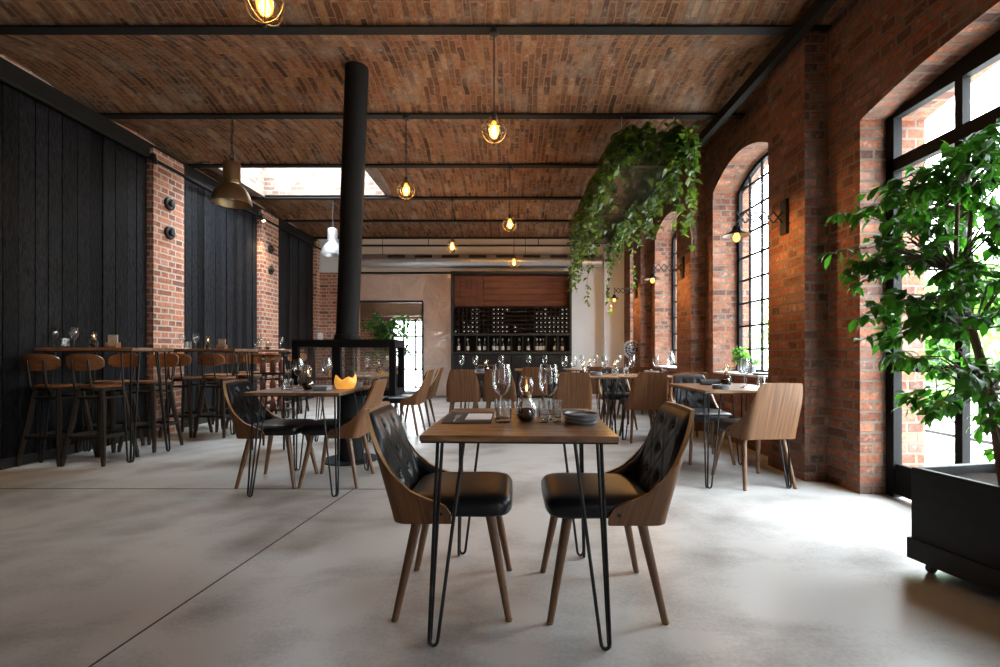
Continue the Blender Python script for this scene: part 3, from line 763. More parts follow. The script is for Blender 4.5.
# long table
for x, y, lab in ((.66,5.72,'leftmost wine glass of the long table, above the chair back'), (.78,5.75,'second wine glass from the left on the long table'), (1.5,5.7,'wine glass at the middle of the long table'), (1.82,5.75,'wine glass toward the window end of the long table'), (1.2,5.9,'far wine glass by the middle join of the long table')):
    put(WG, x, y, ZTB, lab)
put(PL, 1.72, 5.6, ZTB, 'grey bowls stacked at the window end of the long table', sc=(1.3,1.3,1.5))
put(PL, 1.05, 5.68, ZTB, 'grey plates stacked at the left end of the long table', sc=1.1)
put(TU, 1.88, 5.62, ZTB, 'tumbler at the window end of the long table')
put(TU, 1.42, 5.66, ZTB, 'tumbler at the middle of the long table')
put(TU, 1.28, 5.7, ZTB, 'tumbler left of the middle of the long table')
put(OL, .9, 5.76, ZTB, 'oil lamp with flame at the left end of the long table')
put(OL, 1.35, 5.95, ZTB, 'oil lamp at the back of the long table')
# stove table
for x, y, lab in ((-2.06,5.6,'wine glass on the near half of the table behind the fireplace'), (-1.81,5.65,'wine glass at the right of the table behind the fireplace'), (-1.76,6.35,'wine glass on the far half of the table behind the fireplace'), (-1.68,6.42,'second wine glass on the far half of the table behind the fireplace')):
    put(WG, x, y, ZTB, lab)
put(OL, -1.84, 6.3, ZTB, 'oil lamp with flame on the table behind the fireplace')
put(PL, -2.02, 5.5, ZTB, 'plates on the near half of the table behind the fireplace')
put(PL, -1.64, 6.25, ZTB, 'plates on the far half of the table behind the fireplace')
put(NP, -1.84, 5.55, ZTB, 'white napkin on the table behind the fireplace')
# cellar table
for x, y, lab in ((-.74,6.72,'left wine glass on the table before the wine cabinet'), (-.54,6.72,'middle wine glass on the table before the wine cabinet'), (-.16,6.8,'right wine glass on the table before the wine cabinet')):
    put(WG, x, y, ZTB, lab)
put(OL, -.38, 6.7, ZTB, 'oil lamp with flame on the table before the wine cabinet')
put(PL, -.47, 6.65, ZTB, 'plates on the table before the wine cabinet')
put(NP, -.62, 6.66, ZTB, 'white napkin on the table before the wine cabinet')
for x, y, lab in ((.28,7.6,'left wine glass on the small far table'), (.55,7.65,'right wine glass on the small far table'), (1.2,7.8,'left wine glass on the far table before the white wall'), (1.45,7.85,'right wine glass on the far table before the white wall'), (1.85,7.85,'left wine glass on the far table by the fan'), (2.1,7.9,'right wine glass on the far table by the fan')):
    put(WG, x, y, ZTB, lab)
put(OL, 1.33, 7.8, ZTB, 'oil lamp on the far table before the white wall')
put(TU, 1.97, 7.78, ZTB, 'tumbler on the far table by the fan')
put(TU, 1.56, 7.75, ZTB, 'tumbler on the far table before the white wall')
put(NP, 1.9, 7.72, ZTB, 'white napkin on the far table by the fan')

# ------------------------------------------------------------------ bar tables and stools at the left
bar = make_table('high bar table nearest the camera along the black boarded wall', .93, .53, 1.09, 'bar_table', 'bar table', 'high hairpin bar tables', .008, .03)
bar.location = (-4.05, 4.56, 0)
dup(bar, (-3.97, 6.02, 0), 0, 'middle high bar table beside the nearest left brick pilaster')
dup(bar, (-4.0, 7.48, 0), 0, 'farthest high bar table under the skylit boards')
def make_stool(label):
    t = thing('bar_stool', label, 'bar stool', group='iron bar stools with wooden seats')
    H = .74
    s = MB(); s.lathe([(.001,H-.025),(.15,H-.025),(.165,H-.02),(.17,H-.01),(.166,H),(.15,H+.002),(.001,H-.004)], 28); obj('seat', s, STOOLWOOD, t)
    a = MB(); a.lathe([(.12,H-.055),(.155,H-.05),(.158,H-.027),(.12,H-.027)], 20); obj('seat_frame', a, IRON, t)
    for sx in (-1,1):
        for sy in (-1,1):
            l = MB(); l.tube([(sx*.11, sy*.11, H-.03), (sx*.14, sy*.14, H*.55), (sx*.185, sy*.185, .06)], [.021,.023,.019], 6); l.tube([(sx*.185,sy*.185,.07), (sx*.19,sy*.19,0)], [.021,.015], 8)
            obj('leg', l, IRON, t, ang=50)
    f = MB(); z = .26; q = .167
    for p1, p2 in (((-q,-q),(q,-q)), ((q,-q),(q,q)), ((q,q),(-q,q)), ((-q,q),(-q,-q))): f.bar((*p1,z), (*p2,z), .012, .028)
    obj('footrest', f, IRON, t); f = MB()
    z = .62; q = .127
    for p1, p2 in (((-q,-q),(q,-q)), ((q,-q),(q,q)), ((q,q),(-q,q)), ((-q,q),(-q,-q))): f.bar((*p1,z), (*p2,z), .008, .02)
    obj('seat_brace', f, IRON, t)
    for sx in (-1,1):
        b = MB(); b.tube([(sx*.075,-.06,H-.035), (sx*.075,-.155,H-.04), (sx*.075,-.19,H), (sx*.075,-.205,H+.12), (sx*.075,-.218,H+.24)], .0095, 8); obj('back_post', b, IRON, t, ang=60)
    b = MB(); th = .014
    def face(o):
        def fn(u, v):
            r = v; a = 2*PI*u; cx = math.copysign(abs(math.cos(a))**.72, math.cos(a)); cy = math.copysign(abs(math.sin(a))**.72, math.sin(a))
            x = cx*r*.172; z = cy*r*.078; return V((x, -.215 + 1.6*x*x + o - .12*(z), H+.215+z))
        return fn
    b.grid(face(.0), 40, 5); b.grid(face(th), 40, 5, True)
    f0, f1 = face(0.), face(th); b.grid(lambda u, v: f0(u,1)*(1-v) + f1(u,1)*v, 40, 1)
    o = obj('backrest', b, STOOLWOOD, t, ang=40)
    for sx in (-1,1):
        sc = MB(); sc.sphere((sx*.075,-.208-.008+.009,H+.215), .009, 8, 6); obj('bolt', sc, IRON, o)
    return t
st = make_stool('bar stool nearest the left picture edge at the nearest bar table, back to the camera')
st.location = (-4.34, 4.36, 0)
for x, y, rz, lab in (
    (-3.935,4.36,0,'second bar stool from the left at the nearest bar table, back to the camera'),
    (-4.34,4.93,180,'bar stool on the far side of the nearest bar table, close to the black boards'),
    (-3.92,4.95,178,'bar stool on the far side of the nearest bar table, nearest the open floor'),
    (-4.12,5.76,0,'bar stool at the near side of the middle bar table, against the brick pilaster'),
    (-3.68,5.74,-4,'bar stool at the near side of the middle bar table, toward the open floor'),
    (-4.14,6.40,180,'bar stool at the far side of the middle bar table, before the skylit boards'),
    (-3.72,6.42,178,'bar stool at the far side of the middle bar table, toward the open floor'),
    (-4.16,7.22,0,'bar stool at the near side of the farthest bar table, toward the wall'),
    (-3.72,7.2,0,'bar stool at the near side of the farthest bar table, toward the open floor'),
    (-3.8,7.88,180,'bar stool on the far side of the farthest bar table, beside the second pilaster')):
    dup(st, (x,y,0), R(rz), lab)
ZBR = 1.0905
nm = ('nearest', 'middle', 'farthest')
def barset(i, y, x1, xg1, xg2, xt, xl, xm):
    n = nm[i]
    put(WG, xg1, y, ZBR, 'left wine glass on the %s bar table' % n, sc=.85); put(WG, xg2, y, ZBR, 'right wine glass on the %s bar table' % n, sc=.85)
    put(TU, xt, y-.05, ZBR, 'tumbler between the glasses on the %s bar table' % n); put(OL, xl, y, ZBR, 'small oil lamp on the %s bar table' % n, sc=.95)
    if xm is not None: put(MH, xm, y, ZBR, 'card menu holder on the %s bar table' % n)
    put(NP, x1, y-.08, ZBR, 'white napkin at the left end of the %s bar table' % n)
X = lambda p, Y: (p-512)*Y/455
barset(0, 4.52, X(35,4.44), X(54,4.52), X(74,4.52), X(65,4.47), X(94,4.52), X(113,4.52))
barset(1, 6.0, X(176,5.92)+.05, X(182,6.0), X(196,6.0), X(188.5,5.95), X(208,6.0), X(222,6.0))
barset(2, 7.45, X(272,7.4)+.1, X(260,7.45), X(281,7.45), X(256,7.4), X(268,7.45), None)

# ------------------------------------------------------------------ glass fireplace with flue
fp = thing('fireplace', 'black framed glass fireplace on a round pedestal with a tall leaning flue pipe', 'fireplace', (-1.575, 4.44, 0))
W, D, z0, z1 = .485, .19, .64, 1.155
fr = MB()
for sx in (-1,1):
    for sy in (-1,1): fr.box((min(sx*W,sx*(W-.06)), min(sy*D,sy*(D-.05)), z0), (max(sx*W,sx*(W-.06)), max(sy*D,sy*(D-.05)), z1))
for sy in (-1,1):
    a, b = min(sy*D,sy*(D-.05)), max(sy*D,sy*(D-.05))
    fr.box((-.11,a,z0+.05), (-.03,b,z1-.05))
    for za, zb in ((z0,z0+.055),(z1-.06,z1)): fr.box((-W+.06,a,za), (W-.06,b,zb))
for sx in (-1,1):
    a, b = min(sx*W,sx*(W-.06)), max(sx*W,sx*(W-.06))
    for za, zb in ((z0,z0+.055),(z1-.06,z1)): fr.box((a,-D+.05,za), (b,D-.05,zb))
obj('frame', fr, FRAME, fp, bevel=.004)
tp = MB(); tp.box((-W+.0,-D,z1+.0005), (W,D,z1+.012)); obj('top_plate', tp, FRAME, fp, bevel=.003)
hp_ = MB(); hp_.box((-W+.062,-D+.052,z0+.002), (W-.062,D-.052,z0+.03)); obj('hearth_plate', hp_, BLACK, fp, bevel=.003)
for sy in (-1,1):
    gp = MB(); y = sy*(D-.025)
    for a, b in ((-W+.06,-.11),(-.03,W-.06)): gp.add([(a,y,z0+.055),(b,y,z0+.055),(b,y,z1-.06),(a,y,z1-.06)], [(0,1,2,3)])
    obj('pane', gp, STOVEGLASS, fp)
pl = MB(); pl.lathe([(.125,.012),(.125,z0)], 28); pl.lathe([(.26,0),(.26,.012),(.125,.012)], 32, cap=True); obj('pedestal', pl, FLUE, fp)
fl = MB(); fl.lathe([(.125,z1+.012),(.118,z1+.06),(.106,z1+.065),(.106,3.0)], 32, M=Matrix.Translation((-.035,0,z1)) @ Matrix.Rotation(R(2.1),4,'Y') @ Matrix.Translation((0,0,-z1)))
obj('flue_pipe', fl, FLUE, fp)
f2 = MB(); f2.lathe([(.110,2.35),(.110,3.9)], 32, M=Matrix.Translation((-.035,0,z1)) @ Matrix.Rotation(R(2.1),4,'Y') @ Matrix.Translation((0,0,-z1))); obj('flue_sleeve', f2, FLUE, fp)
for i, x in enumerate((-1.78,-1.71)):
    b = MB(); b.lathe([(.001,0),(.026,0),(.028,.01),(.028,.06),(.012,.085),(.011,.1),(.013,.104),(.001,.105)], 16)
    o = obj('oil_bottle', b, GLASS, ang=60); o.location = (x-.02, 4.5, z1+.0125); tag(o, ('left' if i == 0 else 'right') + ' small glass bottle standing on the fireplace top', 'bottle', 'small bottles on the fireplace')
b = MB(); b.lathe([(.001,0),(.03,0),(.036,.03),(.03,.065),(.02,.07),(.02,.06),(.028,.03),(.001,.01)], 16); o = obj('ceramic_cup', b, LINEN); o.location = (-1.87,4.42,z1+.0125); tag(o, 'white ceramic cup on the left of the fireplace top', 'cup')
# bottle rack left of the fireplace
rk = thing('bottle_rack', 'thin black iron rack of rose bottles left of the fireplace', 'rack', (-2.62, 5.0, 0))
p = MB()
for sx in (-1,1):
    for sy in (-1,1): p.bar((sx*.17,sy*.11,0), (sx*.17,sy*.11,1.02), .016)
obj('frame', p, BLACK, rk)
for z in (.42,.62,.82,1.01):
    s = MB(); s.box((-.18,-.12,z-.008), (.18,.12,z+.006)); obj('shelf', s, IRON, rk)
def make_rose():
    t = thing('rose_bottle', 'x', 'bottle', group='rose bottles on the iron rack')
    b = MB(); b.lathe([(.001,0),(.03,0),(.032,.006),(.032,.085),(.024,.105),(.011,.122),(.011,.14)], 16); obj('glass', b, simple('rose_wine', (.36,.16,.13), .12), t, ang=60)
    c = MB(); c.lathe([(.013,.138),(.013,.16),(.001,.161)], 12); obj('cap', c, LINEN, t)
    return t
RB = make_rose()
for z, n in ((.43,'lowest'),(.63,'middle'),(.83,'upper')):
    for j, x in enumerate((-.10,.01,.11)):
        put(RB, -2.62+x, 5.0-.03, z-.003, '%s rose bottle on the %s shelf of the iron rack' % (('left','central','right')[j], n))

# ------------------------------------------------------------------ pendants
def make_pendant():
    t = thing('bulb_pendant', 'x', 'pendant lamp', group='amber globe pendant lamps')
    cd = MB(); cd.lathe([(.035,-.001),(.035,-.03),(.008,-.035)], 14, cap=True); cd.tube([(0,0,-.03),(0,0,-.70)], .006, 6); obj('cord', cd, BLACK, t)
    s = MB(); s.lathe([(.008,-.66),(.02,-.67),(.022,-.725),(.018,-.735)], 14, cap=True); obj('socket', s, BLACK, t)
    b = MB(); b.lathe([(.014,-.735),(.02,-.75),(.036,-.785),(.042,-.82),(.036,-.852),(.02,-.872),(.001,-.878)], 18); obj('bulb', b, BULB, t, ang=70)
    f = MB(); f.lathe([(.001,-.755),(.012,-.765),(.02,-.80),(.02,-.835),(.012,-.855),(.001,-.86)], 12); obj('filament', f, FIL, t)
    g = MB()
    for a in (0, PI/3, 2*PI/3):
        pts = []
        for k in range(24):
            q = 2*PI*k/24; r = .098*math.sin(q); pts.append((r*math.cos(a), r*math.sin(a), -.81 + .105*math.cos(q)))
        g.tube(pts, .0035, 5, True)
    g.tube([(.098*math.cos(2*PI*k/28), .098*math.sin(2*PI*k/28), -.81) for k in range(28)], .0035, 5, True)
    obj('cage', g, BLACK, t)
    gl = MB(); gl.sphere((0,0,-.81), .088, 20, 12); obj('globe', gl, thinglass('globe_glass', (1,.93,.8), 1.2), t, ang=70)
    k = MB(); k.sphere((0,0,-.925), .012, 8, 6); obj('finial', k, BLACK, t)
    return t
BP = make_pendant()
def lamp_light(name, loc, col, power, r=.03):
    l = bpy.data.lights.new(name, 'POINT'); l.energy = power; l.color = col; l.shadow_soft_size = r
    o = bpy.data.objects.new(name, l); C.objects.link(o); o.location = loc; return o
for k, x, lab in ((4,-1.275,'glowing caged globe pendant nearest the camera, cut by the picture top edge'), (5,-.146,'glowing caged globe pendant hanging centrally from the nearest beam in view'), (6,-1.176,'glowing caged globe pendant just right of the black flue'),
                  (7,-.03,'glowing caged globe pendant hanging from the third beam, near the middle'), (8,-1.02,'glowing caged globe pendant hanging before the left end of the air duct'), (9,.04,'farthest glowing caged globe pendant, before the wine cabinet')):
    y = YK[k]
    put(BP, x, y, ZB, lab)
    lamp_light('pendant_light', (x, y, ZB-.81), (1,.62,.28), 15, .05)
def make_dome(m, nm_):
    t = thing(nm_, 'x', 'pendant lamp')
    d = MB(); d.lathe([(.215,-.99),(.222,-.985),(.218,-.955),(.205,-.90),(.18,-.85),(.145,-.805),(.105,-.775),(.102,-.765)], 36)
    d.lathe([(.21,-.985),(.20,-.91),(.17,-.85),(.13,-.8),(.09,-.78)], 36); obj('shade', d, m, t, ang=50)
    n = MB(); n.lathe([(.105,-.775),(.108,-.765),(.098,-.755),(.096,-.54),(.09,-.525),(.03,-.52)], 32, cap=False); n.lathe([(.104,-.745),(.107,-.738),(.104,-.73)], 30); obj('housing', n, m, t, ang=40)
    h = MB(); h.tube([(0,0,-.525),(0,0,-.47)], .014, 8); h.tube([(.022*math.cos(2*PI*k/14), 0, -.455+.028*math.sin(2*PI*k/14)) for k in range(14)], .005, 6, True); obj('hook', h, BLACK, t)
    c = MB()
    for i in range(12):
        z = -.40 + i*.034; pts = []
        for k in range(10):
            q = 2*PI*k/10; pts.append(((.010*math.cos(q), 0, z+.021*math.sin(q)) if i % 2 else (0, .010*math.cos(q), z+.021*math.sin(q))))
        c.tube(pts, .0035, 5, True)
    c.tube([(0,.012,0),(.02,.012,-.12),(-.015,.012,-.25),(.01,.012,-.40),(.02,.0,-.53)], .005, 6); obj('chain', c, BLACK, t)
    r = MB(); r.lathe([(.001,-.85),(.05,-.86),(.06,-.89),(.04,-.93),(.001,-.945)], 16); obj('bulb', r, LINEN, t)
    return t
o = make_dome(BRASS, 'dome_pendant'); o.location = (-3.11, YK[6-0]-.0, ZB); o['label'] = 'large bronze dome pendant lamp hanging in front of the black boards'
o.location = (-3.11, 5.05, ZB); o.scale = (.9,.9,.975)
o = make_dome(ALU, 'dome_pendant'); o.location = (-3.06, YK[8], ZB); o.scale = (.82,.82,.97); o['label'] = 'silver dome pendant lamp half hidden behind the black flue'
# track spots on the left wall
def make_spot(lit):
    t = thing('spot_lamp', 'x', 'spot lamp', group='small spots along the left wall top')
    b = MB(); b.bar((0,0,0), (.06,0,0), .02); b.lathe([(.03,-.05),(.032,.06),(.015,.075)], 16, M=Matrix.Translation((.075,0,-.02)) @ Matrix.Rotation(R(-14),4,'Y'), cap=True); obj('housing', b, BLACK, t)
    l = MB(); l.lathe([(.001,-.054),(.026,-.053)], 14, M=Matrix.Translation((.075,0,-.02)) @ Matrix.Rotation(R(-14),4,'Y')); obj('lens', l, emit('spot_lens', (1,.8,.5), 60) if lit else BLACK, t)
    return t
for y, lit, lab in ((3.72,1,'lit spot lamp at the top of the nearest black boards'), (5.55,0,'unlit black spot beside the top of the nearest left pilaster'), (7.98,1,'lit sparkling spot lamp at the second left pilaster')):
    s = make_spot(lit); s.location = (-4.44, y, 3.42); s['label'] = lab
    if lit:
        l = bpy.data.lights.new('spot_light', 'SPOT'); l.energy = 55; l.color = (1,.72,.4); l.spot_size = R(85); l.spot_blend = .6; l.shadow_soft_size = .03
        lo = bpy.data.objects.new('spot_light', l); C.objects.link(lo); lo.location = (-4.35, y, 3.33); lo.rotation_euler = (0, R(-6), 0)
# round fittings on the pilasters
def make_fit():
    t = thing('wall_fitting', 'x', 'wall fitting', group='round black fittings on the left pilasters')
    M = Matrix.Rotation(PI/2,4,'Y')
    b = MB(); b.lathe([(.001,0),(.082,0),(.085,.01),(.078,.03),(.06,.034),(.056,.026),(.03,.022)], 24, M=M, cap=True); obj('plate', b, BLACK, t)
    c = MB(); c.lathe([(.034,.02),(.04,.05),(.034,.062),(.001,.066)], 18, M=M); obj('lens', c, BLACKM, t)
    return t
WF = make_fit()
for y, pxx, pyy, lab in ((5.93,168,204,'upper round black fitting on the nearest left pilaster'), (5.93,168,233,'lower round black fitting on the nearest left pilaster'), (8.42,272,249,'upper round black fitting on the second left pilaster'), (8.42,272,270,'lower round black fitting on the second left pilaster')):
    put(WF, -4.474, y, EYE+(352-pyy)*y/455, lab)
# scissor lamps on right pilasters
def make_scissor():
    t = thing('scissor_lamp', 'x', 'wall lamp', group='scissor arm wall lamps')
    b = MB(); b.box((-.03,-.045,-.15), (-.001,.045,.15)); obj('wall_plate', b, BLACK, t, bevel=.004)
    a = MB(); n = 5; Lx = .40; st_ = Lx/n; h = .05
    for i in range(n):
        x0 = -.03 - i*st_; x1 = x0-st_
        a.bar((x0,-.004,h), (x1,-.004,-h), .005, .012); a.bar((x0,.004,-h), (x1,.004,h), .005, .012)
    a.tube([(-.43,0,.06),(-.43,0,-.09)], .006, 8); obj('scissor_arm', a, BLACK, t)
    s = MB(); s.lathe([(.022,-.075),(.03,-.085),(.036,-.11),(.05,-.125),(.108,-.155),(.112,-.162),(.108,-.16),(.05,-.132)], 28, (-.43,0,0)); obj('shade', s, BLACK, t, ang=50)
    bl = MB(); bl.lathe([(.014,-.13),(.02,-.145),(.03,-.17),(.028,-.195),(.015,-.212),(.001,-.216)], 16, (-.43,0,0)); obj('bulb', bl, FIL2, t)
    return t
SL = make_scissor()
for y, lab in ((3.95,'scissor arm lamp with lit bulb on the nearest right pilaster'), (6.31,'scissor arm lamp with lit bulb on the middle right pilaster'), (8.67,'scissor arm lamp with lit bulb on the farthest right pilaster')):
    put(SL, 2.379, y, 2.22, lab)
    lamp_light('scissor_light', (2.379-.43, y, 2.22-.245), (1,.5,.16), 13, .03)

# ------------------------------------------------------------------ back of the room
d = thing('air_duct', 'galvanised round air duct with vents along the back wall', 'duct', (0,10.2,3.09))
b = MB(); b.lathe([(.001,-3.40),(.08,-3.395),(.13,-3.36),(.148,-3.29)] + [(.148,x) for x in (-2.0,-.9,.2,1.2,2.0)], 32, M=Matrix.Rotation(PI/2,4,'Y')); obj('duct_pipe', b, GALV, d)
rg = MB()
for x in (-3.1,-2.1,-.9,.3,1.4): rg.lathe([(.148,x-.02),(.155,x-.015),(.155,x+.015),(.148,x+.02)], 32, M=Matrix.Rotation(PI/2,4,'Y'))
obj('duct_collars', rg, GALV, d)
for i in range(8):
    x = -2.75 + i*.6; v = MB(); M = Matrix.Rotation(R(-18),4,'X')
    v.box((x,-.158,.0), (x+.38,-.137,.062), M); obj('vent', v, BLACKM, d)
for x in (-2.9,-1.3,.3):
    hg = MB(); hg.tube([(x,0,.145),(x,0,.58)], .006, 6); obj('hanger', hg, BLACK, d)
p = MB(); p.tube([(-3.6,10.35,3.47),(2.0,10.35,3.47)], .022, 10); 
for x in (-1.9,0.6): p.tube([(x,10.35,3.47),(x,10.35,3.68)], .01, 6)
tag(obj('ceiling_pipe', p, BLACK), 'thin black pipe running above the air duct', 'pipe')
# wine cabinet
cb = thing('wine_cabinet', 'tall black wine cabinet with red wood back and bottle racks', 'wine cabinet', (0, 10.55, 0))
x0, x1, dp = -1.37, 1.34, -.36
fr = MB(); fr.box((x0,dp,0), (x0+.05,0,2.86)); fr.box((x1-.05,dp,0), (x1,0,2.86)); fr.box((x0+.05,dp,2.80), (x1-.05,0,2.86)); fr.box((x0+.05,-.02,0), (x1-.05,0,2.8)); obj('frame', fr, BLACKM, cb, bevel=.003)
wp = MB(); z = 2.10
for i in range(5):
    wp.box((x0+.72 if True else x0, -.10, z+.003), (x1-.05, -.02, z+.137)); z += .14
for i in range(5): wp.box((x0+.052+i*.133,-.105,2.10), (x0+.052+i*.133+.13,-.02,2.80))
obj('wood_panel', wp, REDWOOD, cb, bevel=.003)
bk = MB(); bk.box((x0+.05,-.06,1.47), (x1-.05,-.021,2.09)); obj('rack_back', bk, REDWOOD, cb)
RP = .0985; gx0 = x0+.06
gr = MB()
for i in range(28):
    x = gx0 + i*RP*.97; 
    if x < x1-.05: gr.box((x-.004,dp+.06,1.47), (x+.004,-.06,2.09))
for j in range(7):
    z = 1.47 + j*RP; gr.box((x0+.05,dp+.06,z-.004), (x1-.05,-.06,z+.004))
obj('bottle_rack_grid', gr, BLACKM, cb)
sh = MB(); sh.box((x0+.05,dp,1.42), (x1-.05,-.02,1.465)); sh.box((x0+.05,dp-.02,1.0), (x1-.05,-.02,1.06))
for i in range(1,10):
    x = x0+.05 + i*(x1-x0-.1)/10; sh.box((x-.01,dp+.02,1.06), (x+.01,-.02,1.42))
obj('shelf', sh, BLACKM, cb, bevel=.003)
lo = MB()
for i in range(4):
    w4 = (x1-x0-.1)/4; lo.box((x0+.05+i*w4+.006,dp,.1), (x0+.05+(i+1)*w4-.006,dp+.02,.98))
lo.box((x0+.05,dp+.04,.02), (x1-.05,-.02,.99)); obj('lower_doors', lo, BLACK, cb, bevel=.004)
def make_lying():
    t = thing('wine_bottle', 'dark wine bottle lying cork outwards in the cabinet rack', 'wine bottle', group='wine bottles lying in the rack')
    M = Matrix.Rotation(PI/2,4,'X')
    b = MB(); b.lathe([(.001,-.2),(.036,-.2),(.038,-.19),(.038,-.02),(.028,.01),(.0145,.04),(.0145,.075)], 12, M=M); obj('glass', b, BOTTLE, t)
    c = MB(); c.lathe([(.0155,.05),(.0165,.078),(.012,.082),(.001,.082)], 10, M=M); obj('cap', c, CORK, t)
    return t
LB = make_lying()
cols = [(110,1,6,6),(172,0,4,6),(205,0,5,6),(237,0,1,6),(267,0,1,6),(398,0,1,6),(430,0,1,6),(460,0,1,6),(490,0,1,1),(490,0,5,6),(550,0,5,6),(682,0,2,6),(712,0,2,6),(742,0,1,6),(772,0,3,6),(802,0,3,6),(830,0,3,6),(862,0,1,6),(893,0,1,6)]
cells = set()
for c, _, r0, r1 in cols:
    i = round(((440+c/7.14-512)*10.25/455 - gx0 - RP*.97/2)/(RP*.97))
    for r in range(r0, r1+1):
        if (i, r) in cells: continue
        cells.add((i, r)); put(LB, gx0 + (i+.5)*RP*.97, 10.55+dp+.08, 1.474 + (6-r)*RP + .038, 'dark wine bottle lying cork outwards in the cabinet rack')
def make_standing():
    t = thing('standing_bottle', 'x', 'wine bottle', group='wine bottles standing on the cabinet shelf')
    b = MB(); b.lathe([(.001,0),(.036,0),(.038,.005),(.038,.18),(.03,.205),(.0145,.235),(.014,.295),(.001,.296)], 16); obj('glass', b, BOTTLE, t)
    l = MB(); l.lathe([(.0388,.03),(.0388,.12)], 16); obj('paper_label', l, PAPER, t)
    c = MB(); c.lathe([(.0155,.25),(.0155,.298),(.001,.299)], 12); obj('cap', c, CORK, t)
    return t
SB = make_standing()
nth = ['leftmost','second','third','fourth','fifth','sixth','seventh','eighth','ninth','tenth','eleventh','twelfth','thirteenth','fourteenth','fifteenth']
cabx = [x0+.05 + i*(x1-x0-.1)/10 for i in range(11)]
for i, xx in enumerate((133,195,263,320,385,415,447,503,567,630,690,717,755,820,873)):
    x = (440+xx/7.14-512)*10.3/455
    for cx in cabx:
        if abs(x-cx) < .052: x = cx + math.copysign(.053, x-cx)
    put(SB, x, 10.55+dp+.12, 1.0605, ('%s wine bottle from the left standing on the cabinet shelf' % nth[i]) if i else 'leftmost wine bottle standing on the cabinet shelf')

# standing fan
fn = thing('standing_fan', 'round metal pedestal fan by the last brick pilaster', 'fan', (2.28, 8.62, 0))
b = MB(); b.lathe([(.14,0),(.14,.02),(.03,.03),(.014,.04),(.014,.95),(.02,.96)], 20, cap=True); obj('stand', b, BLACK, fn)
g = MB()
for r in (.05,.1,.15,.172): 
    for yy in (-.06,.03): g.tube([(r*math.cos(2*PI*k/28), yy*(1-(r/.2)**2), 1.1+r*math.sin(2*PI*k/28)) for k in range(28)], .004, 5, True)
for k in range(12):
    a = 2*PI*k/12; g.tube([(.02*math.cos(a),-.06,1.1+.02*math.sin(a)), (.172*math.cos(a),-.015,1.1+.172*math.sin(a))], .003, 4)
obj('guard', g, ALU, fn)
bl = MB()
for k in range(4):
    M = Matrix.Translation((0,-.015,1.1)) @ Matrix.Rotation(PI/2*k,4,'Y') @ Matrix.Rotation(R(20),4,'X')
    bl.lathe([(.001,-.003),(.045,-.002),(.045,.002),(.001,.003)], 14, M=M @ Matrix.Translation((.085,0,0)) @ Matrix.Scale(1.5,4,(1,0,0)) @ Matrix.Rotation(PI/2,4,'X'))
obj('blades', bl, BLACK, fn)
mo = MB(); mo.lathe([(.001,-.02),(.05,-.015),(.055,.06),(.03,.1),(.001,.105)], 18, M=Matrix.Translation((0,.03,1.1)) @ Matrix.Rotation(-PI/2,4,'X')); mo.bar((0,.05,1.05),(0,.0,.95),.02); obj('motor', mo, BLACK, fn)

# ------------------------------------------------------------------ foliage
def leaf(mb, p, d, n, L, Wd, fold=.25, heart=False):
    d = d.normalized(); s = d.cross(n)
    if s.length < 1e-3: s = d.cross(V((1,0,0)))
    s.normalize(); n = s.cross(d)
    if heart: sta = [(-.06,.0,0),(.02,.38,.05),(.3,.5,.08),(.65,.3,.02),(1,0,-.12)]
    else: sta = [(0,.0,0),(.2,.3,.03),(.48,.5,.05),(.78,.26,0),(1,0,-.12)]
    vs = []; fs = []
    vs.append(p)
    for t, w_, z in sta[1:-1]:
        c = p + d*(t*L) + n*(z*L)
        vs += [c - s*(w_*Wd) + n*(fold*w_*Wd), c, c + s*(w_*Wd) + n*(fold*w_*Wd)]
    vs.append(p + d*L + n*(sta[-1][2]*L))
    fs = [(0,2,1),(0,3,2),(1,2,5,4),(2,3,6,5),(4,5,8,7),(5,6,9,8),(7,8,10),(8,9,10)]
    mb.add(vs, fs)
def rv(a=1): return V((random.uniform(-a,a), random.uniform(-a,a), random.uniform(-a,a)))
# ficus in black box planter
PA = R(12)
pt = thing('planter_box', 'long black wooden planter box on small casters at the right edge', 'planter', (2.313,1.72,0), PA)
b = MB(); hx, hy, zt = .275, .55, .495; th = .03
b.box((-hx,-hy,.14), (-hx+th,hy,zt)); b.box((hx-th,-hy,.14), (hx,hy,zt)); b.box((-hx+th,-hy,.14), (hx-th,-hy+th,zt)); b.box((-hx+th,hy-th,.14), (hx-th,hy,zt)); obj('box_body', b, PLANTER, pt, bevel=.004)
b = MB(); b.box((-hx-.012,-hy-.012,.055), (hx+.012,hy+.012,.155)); obj('plinth', b, PLANTER, pt, bevel=.004)
s = MB(); s.grid(lambda u, v: V((-hx+th + u*(2*hx-2*th), -hy+th + v*(2*hy-2*th), .45 + .012*math.sin(9*u+2)*math.sin(13*v))), 16, 24); obj('soil', s, SOIL, pt)
for sx in (-1,1):
    for sy in (-1,1):
        c = MB(); M = Matrix.Translation((sx*.22, sy*.5, .024)) @ Matrix.Rotation(PI/2,4,'X'); c.lathe([(.008,-.01),(.024,-.01),(.024,.01),(.008,.01)], 16, M=M, cap=True); c.box((sx*.22-.012,sy*.5-.016,.03), (sx*.22+.012,sy*.5+.016,.056)); obj('caster', c, BLACK, pt)
ft = thing('ficus_tree', 'leafy green fig tree growing in the black planter before the glass door', 'tree', (2.1,1.88,.45))
tr = MB(); br = MB(); lf = MB(); rng = random
base = V((2.1,1.88,.45))
def W2(p): return p - base
trunk = [V((2.1,1.88,.44)), V((2.06,1.885,.62)), V((1.985,1.89,.9)), V((1.925,1.9,1.14)), V((1.88,1.93,1.4)), V((1.93,1.97,1.7))]
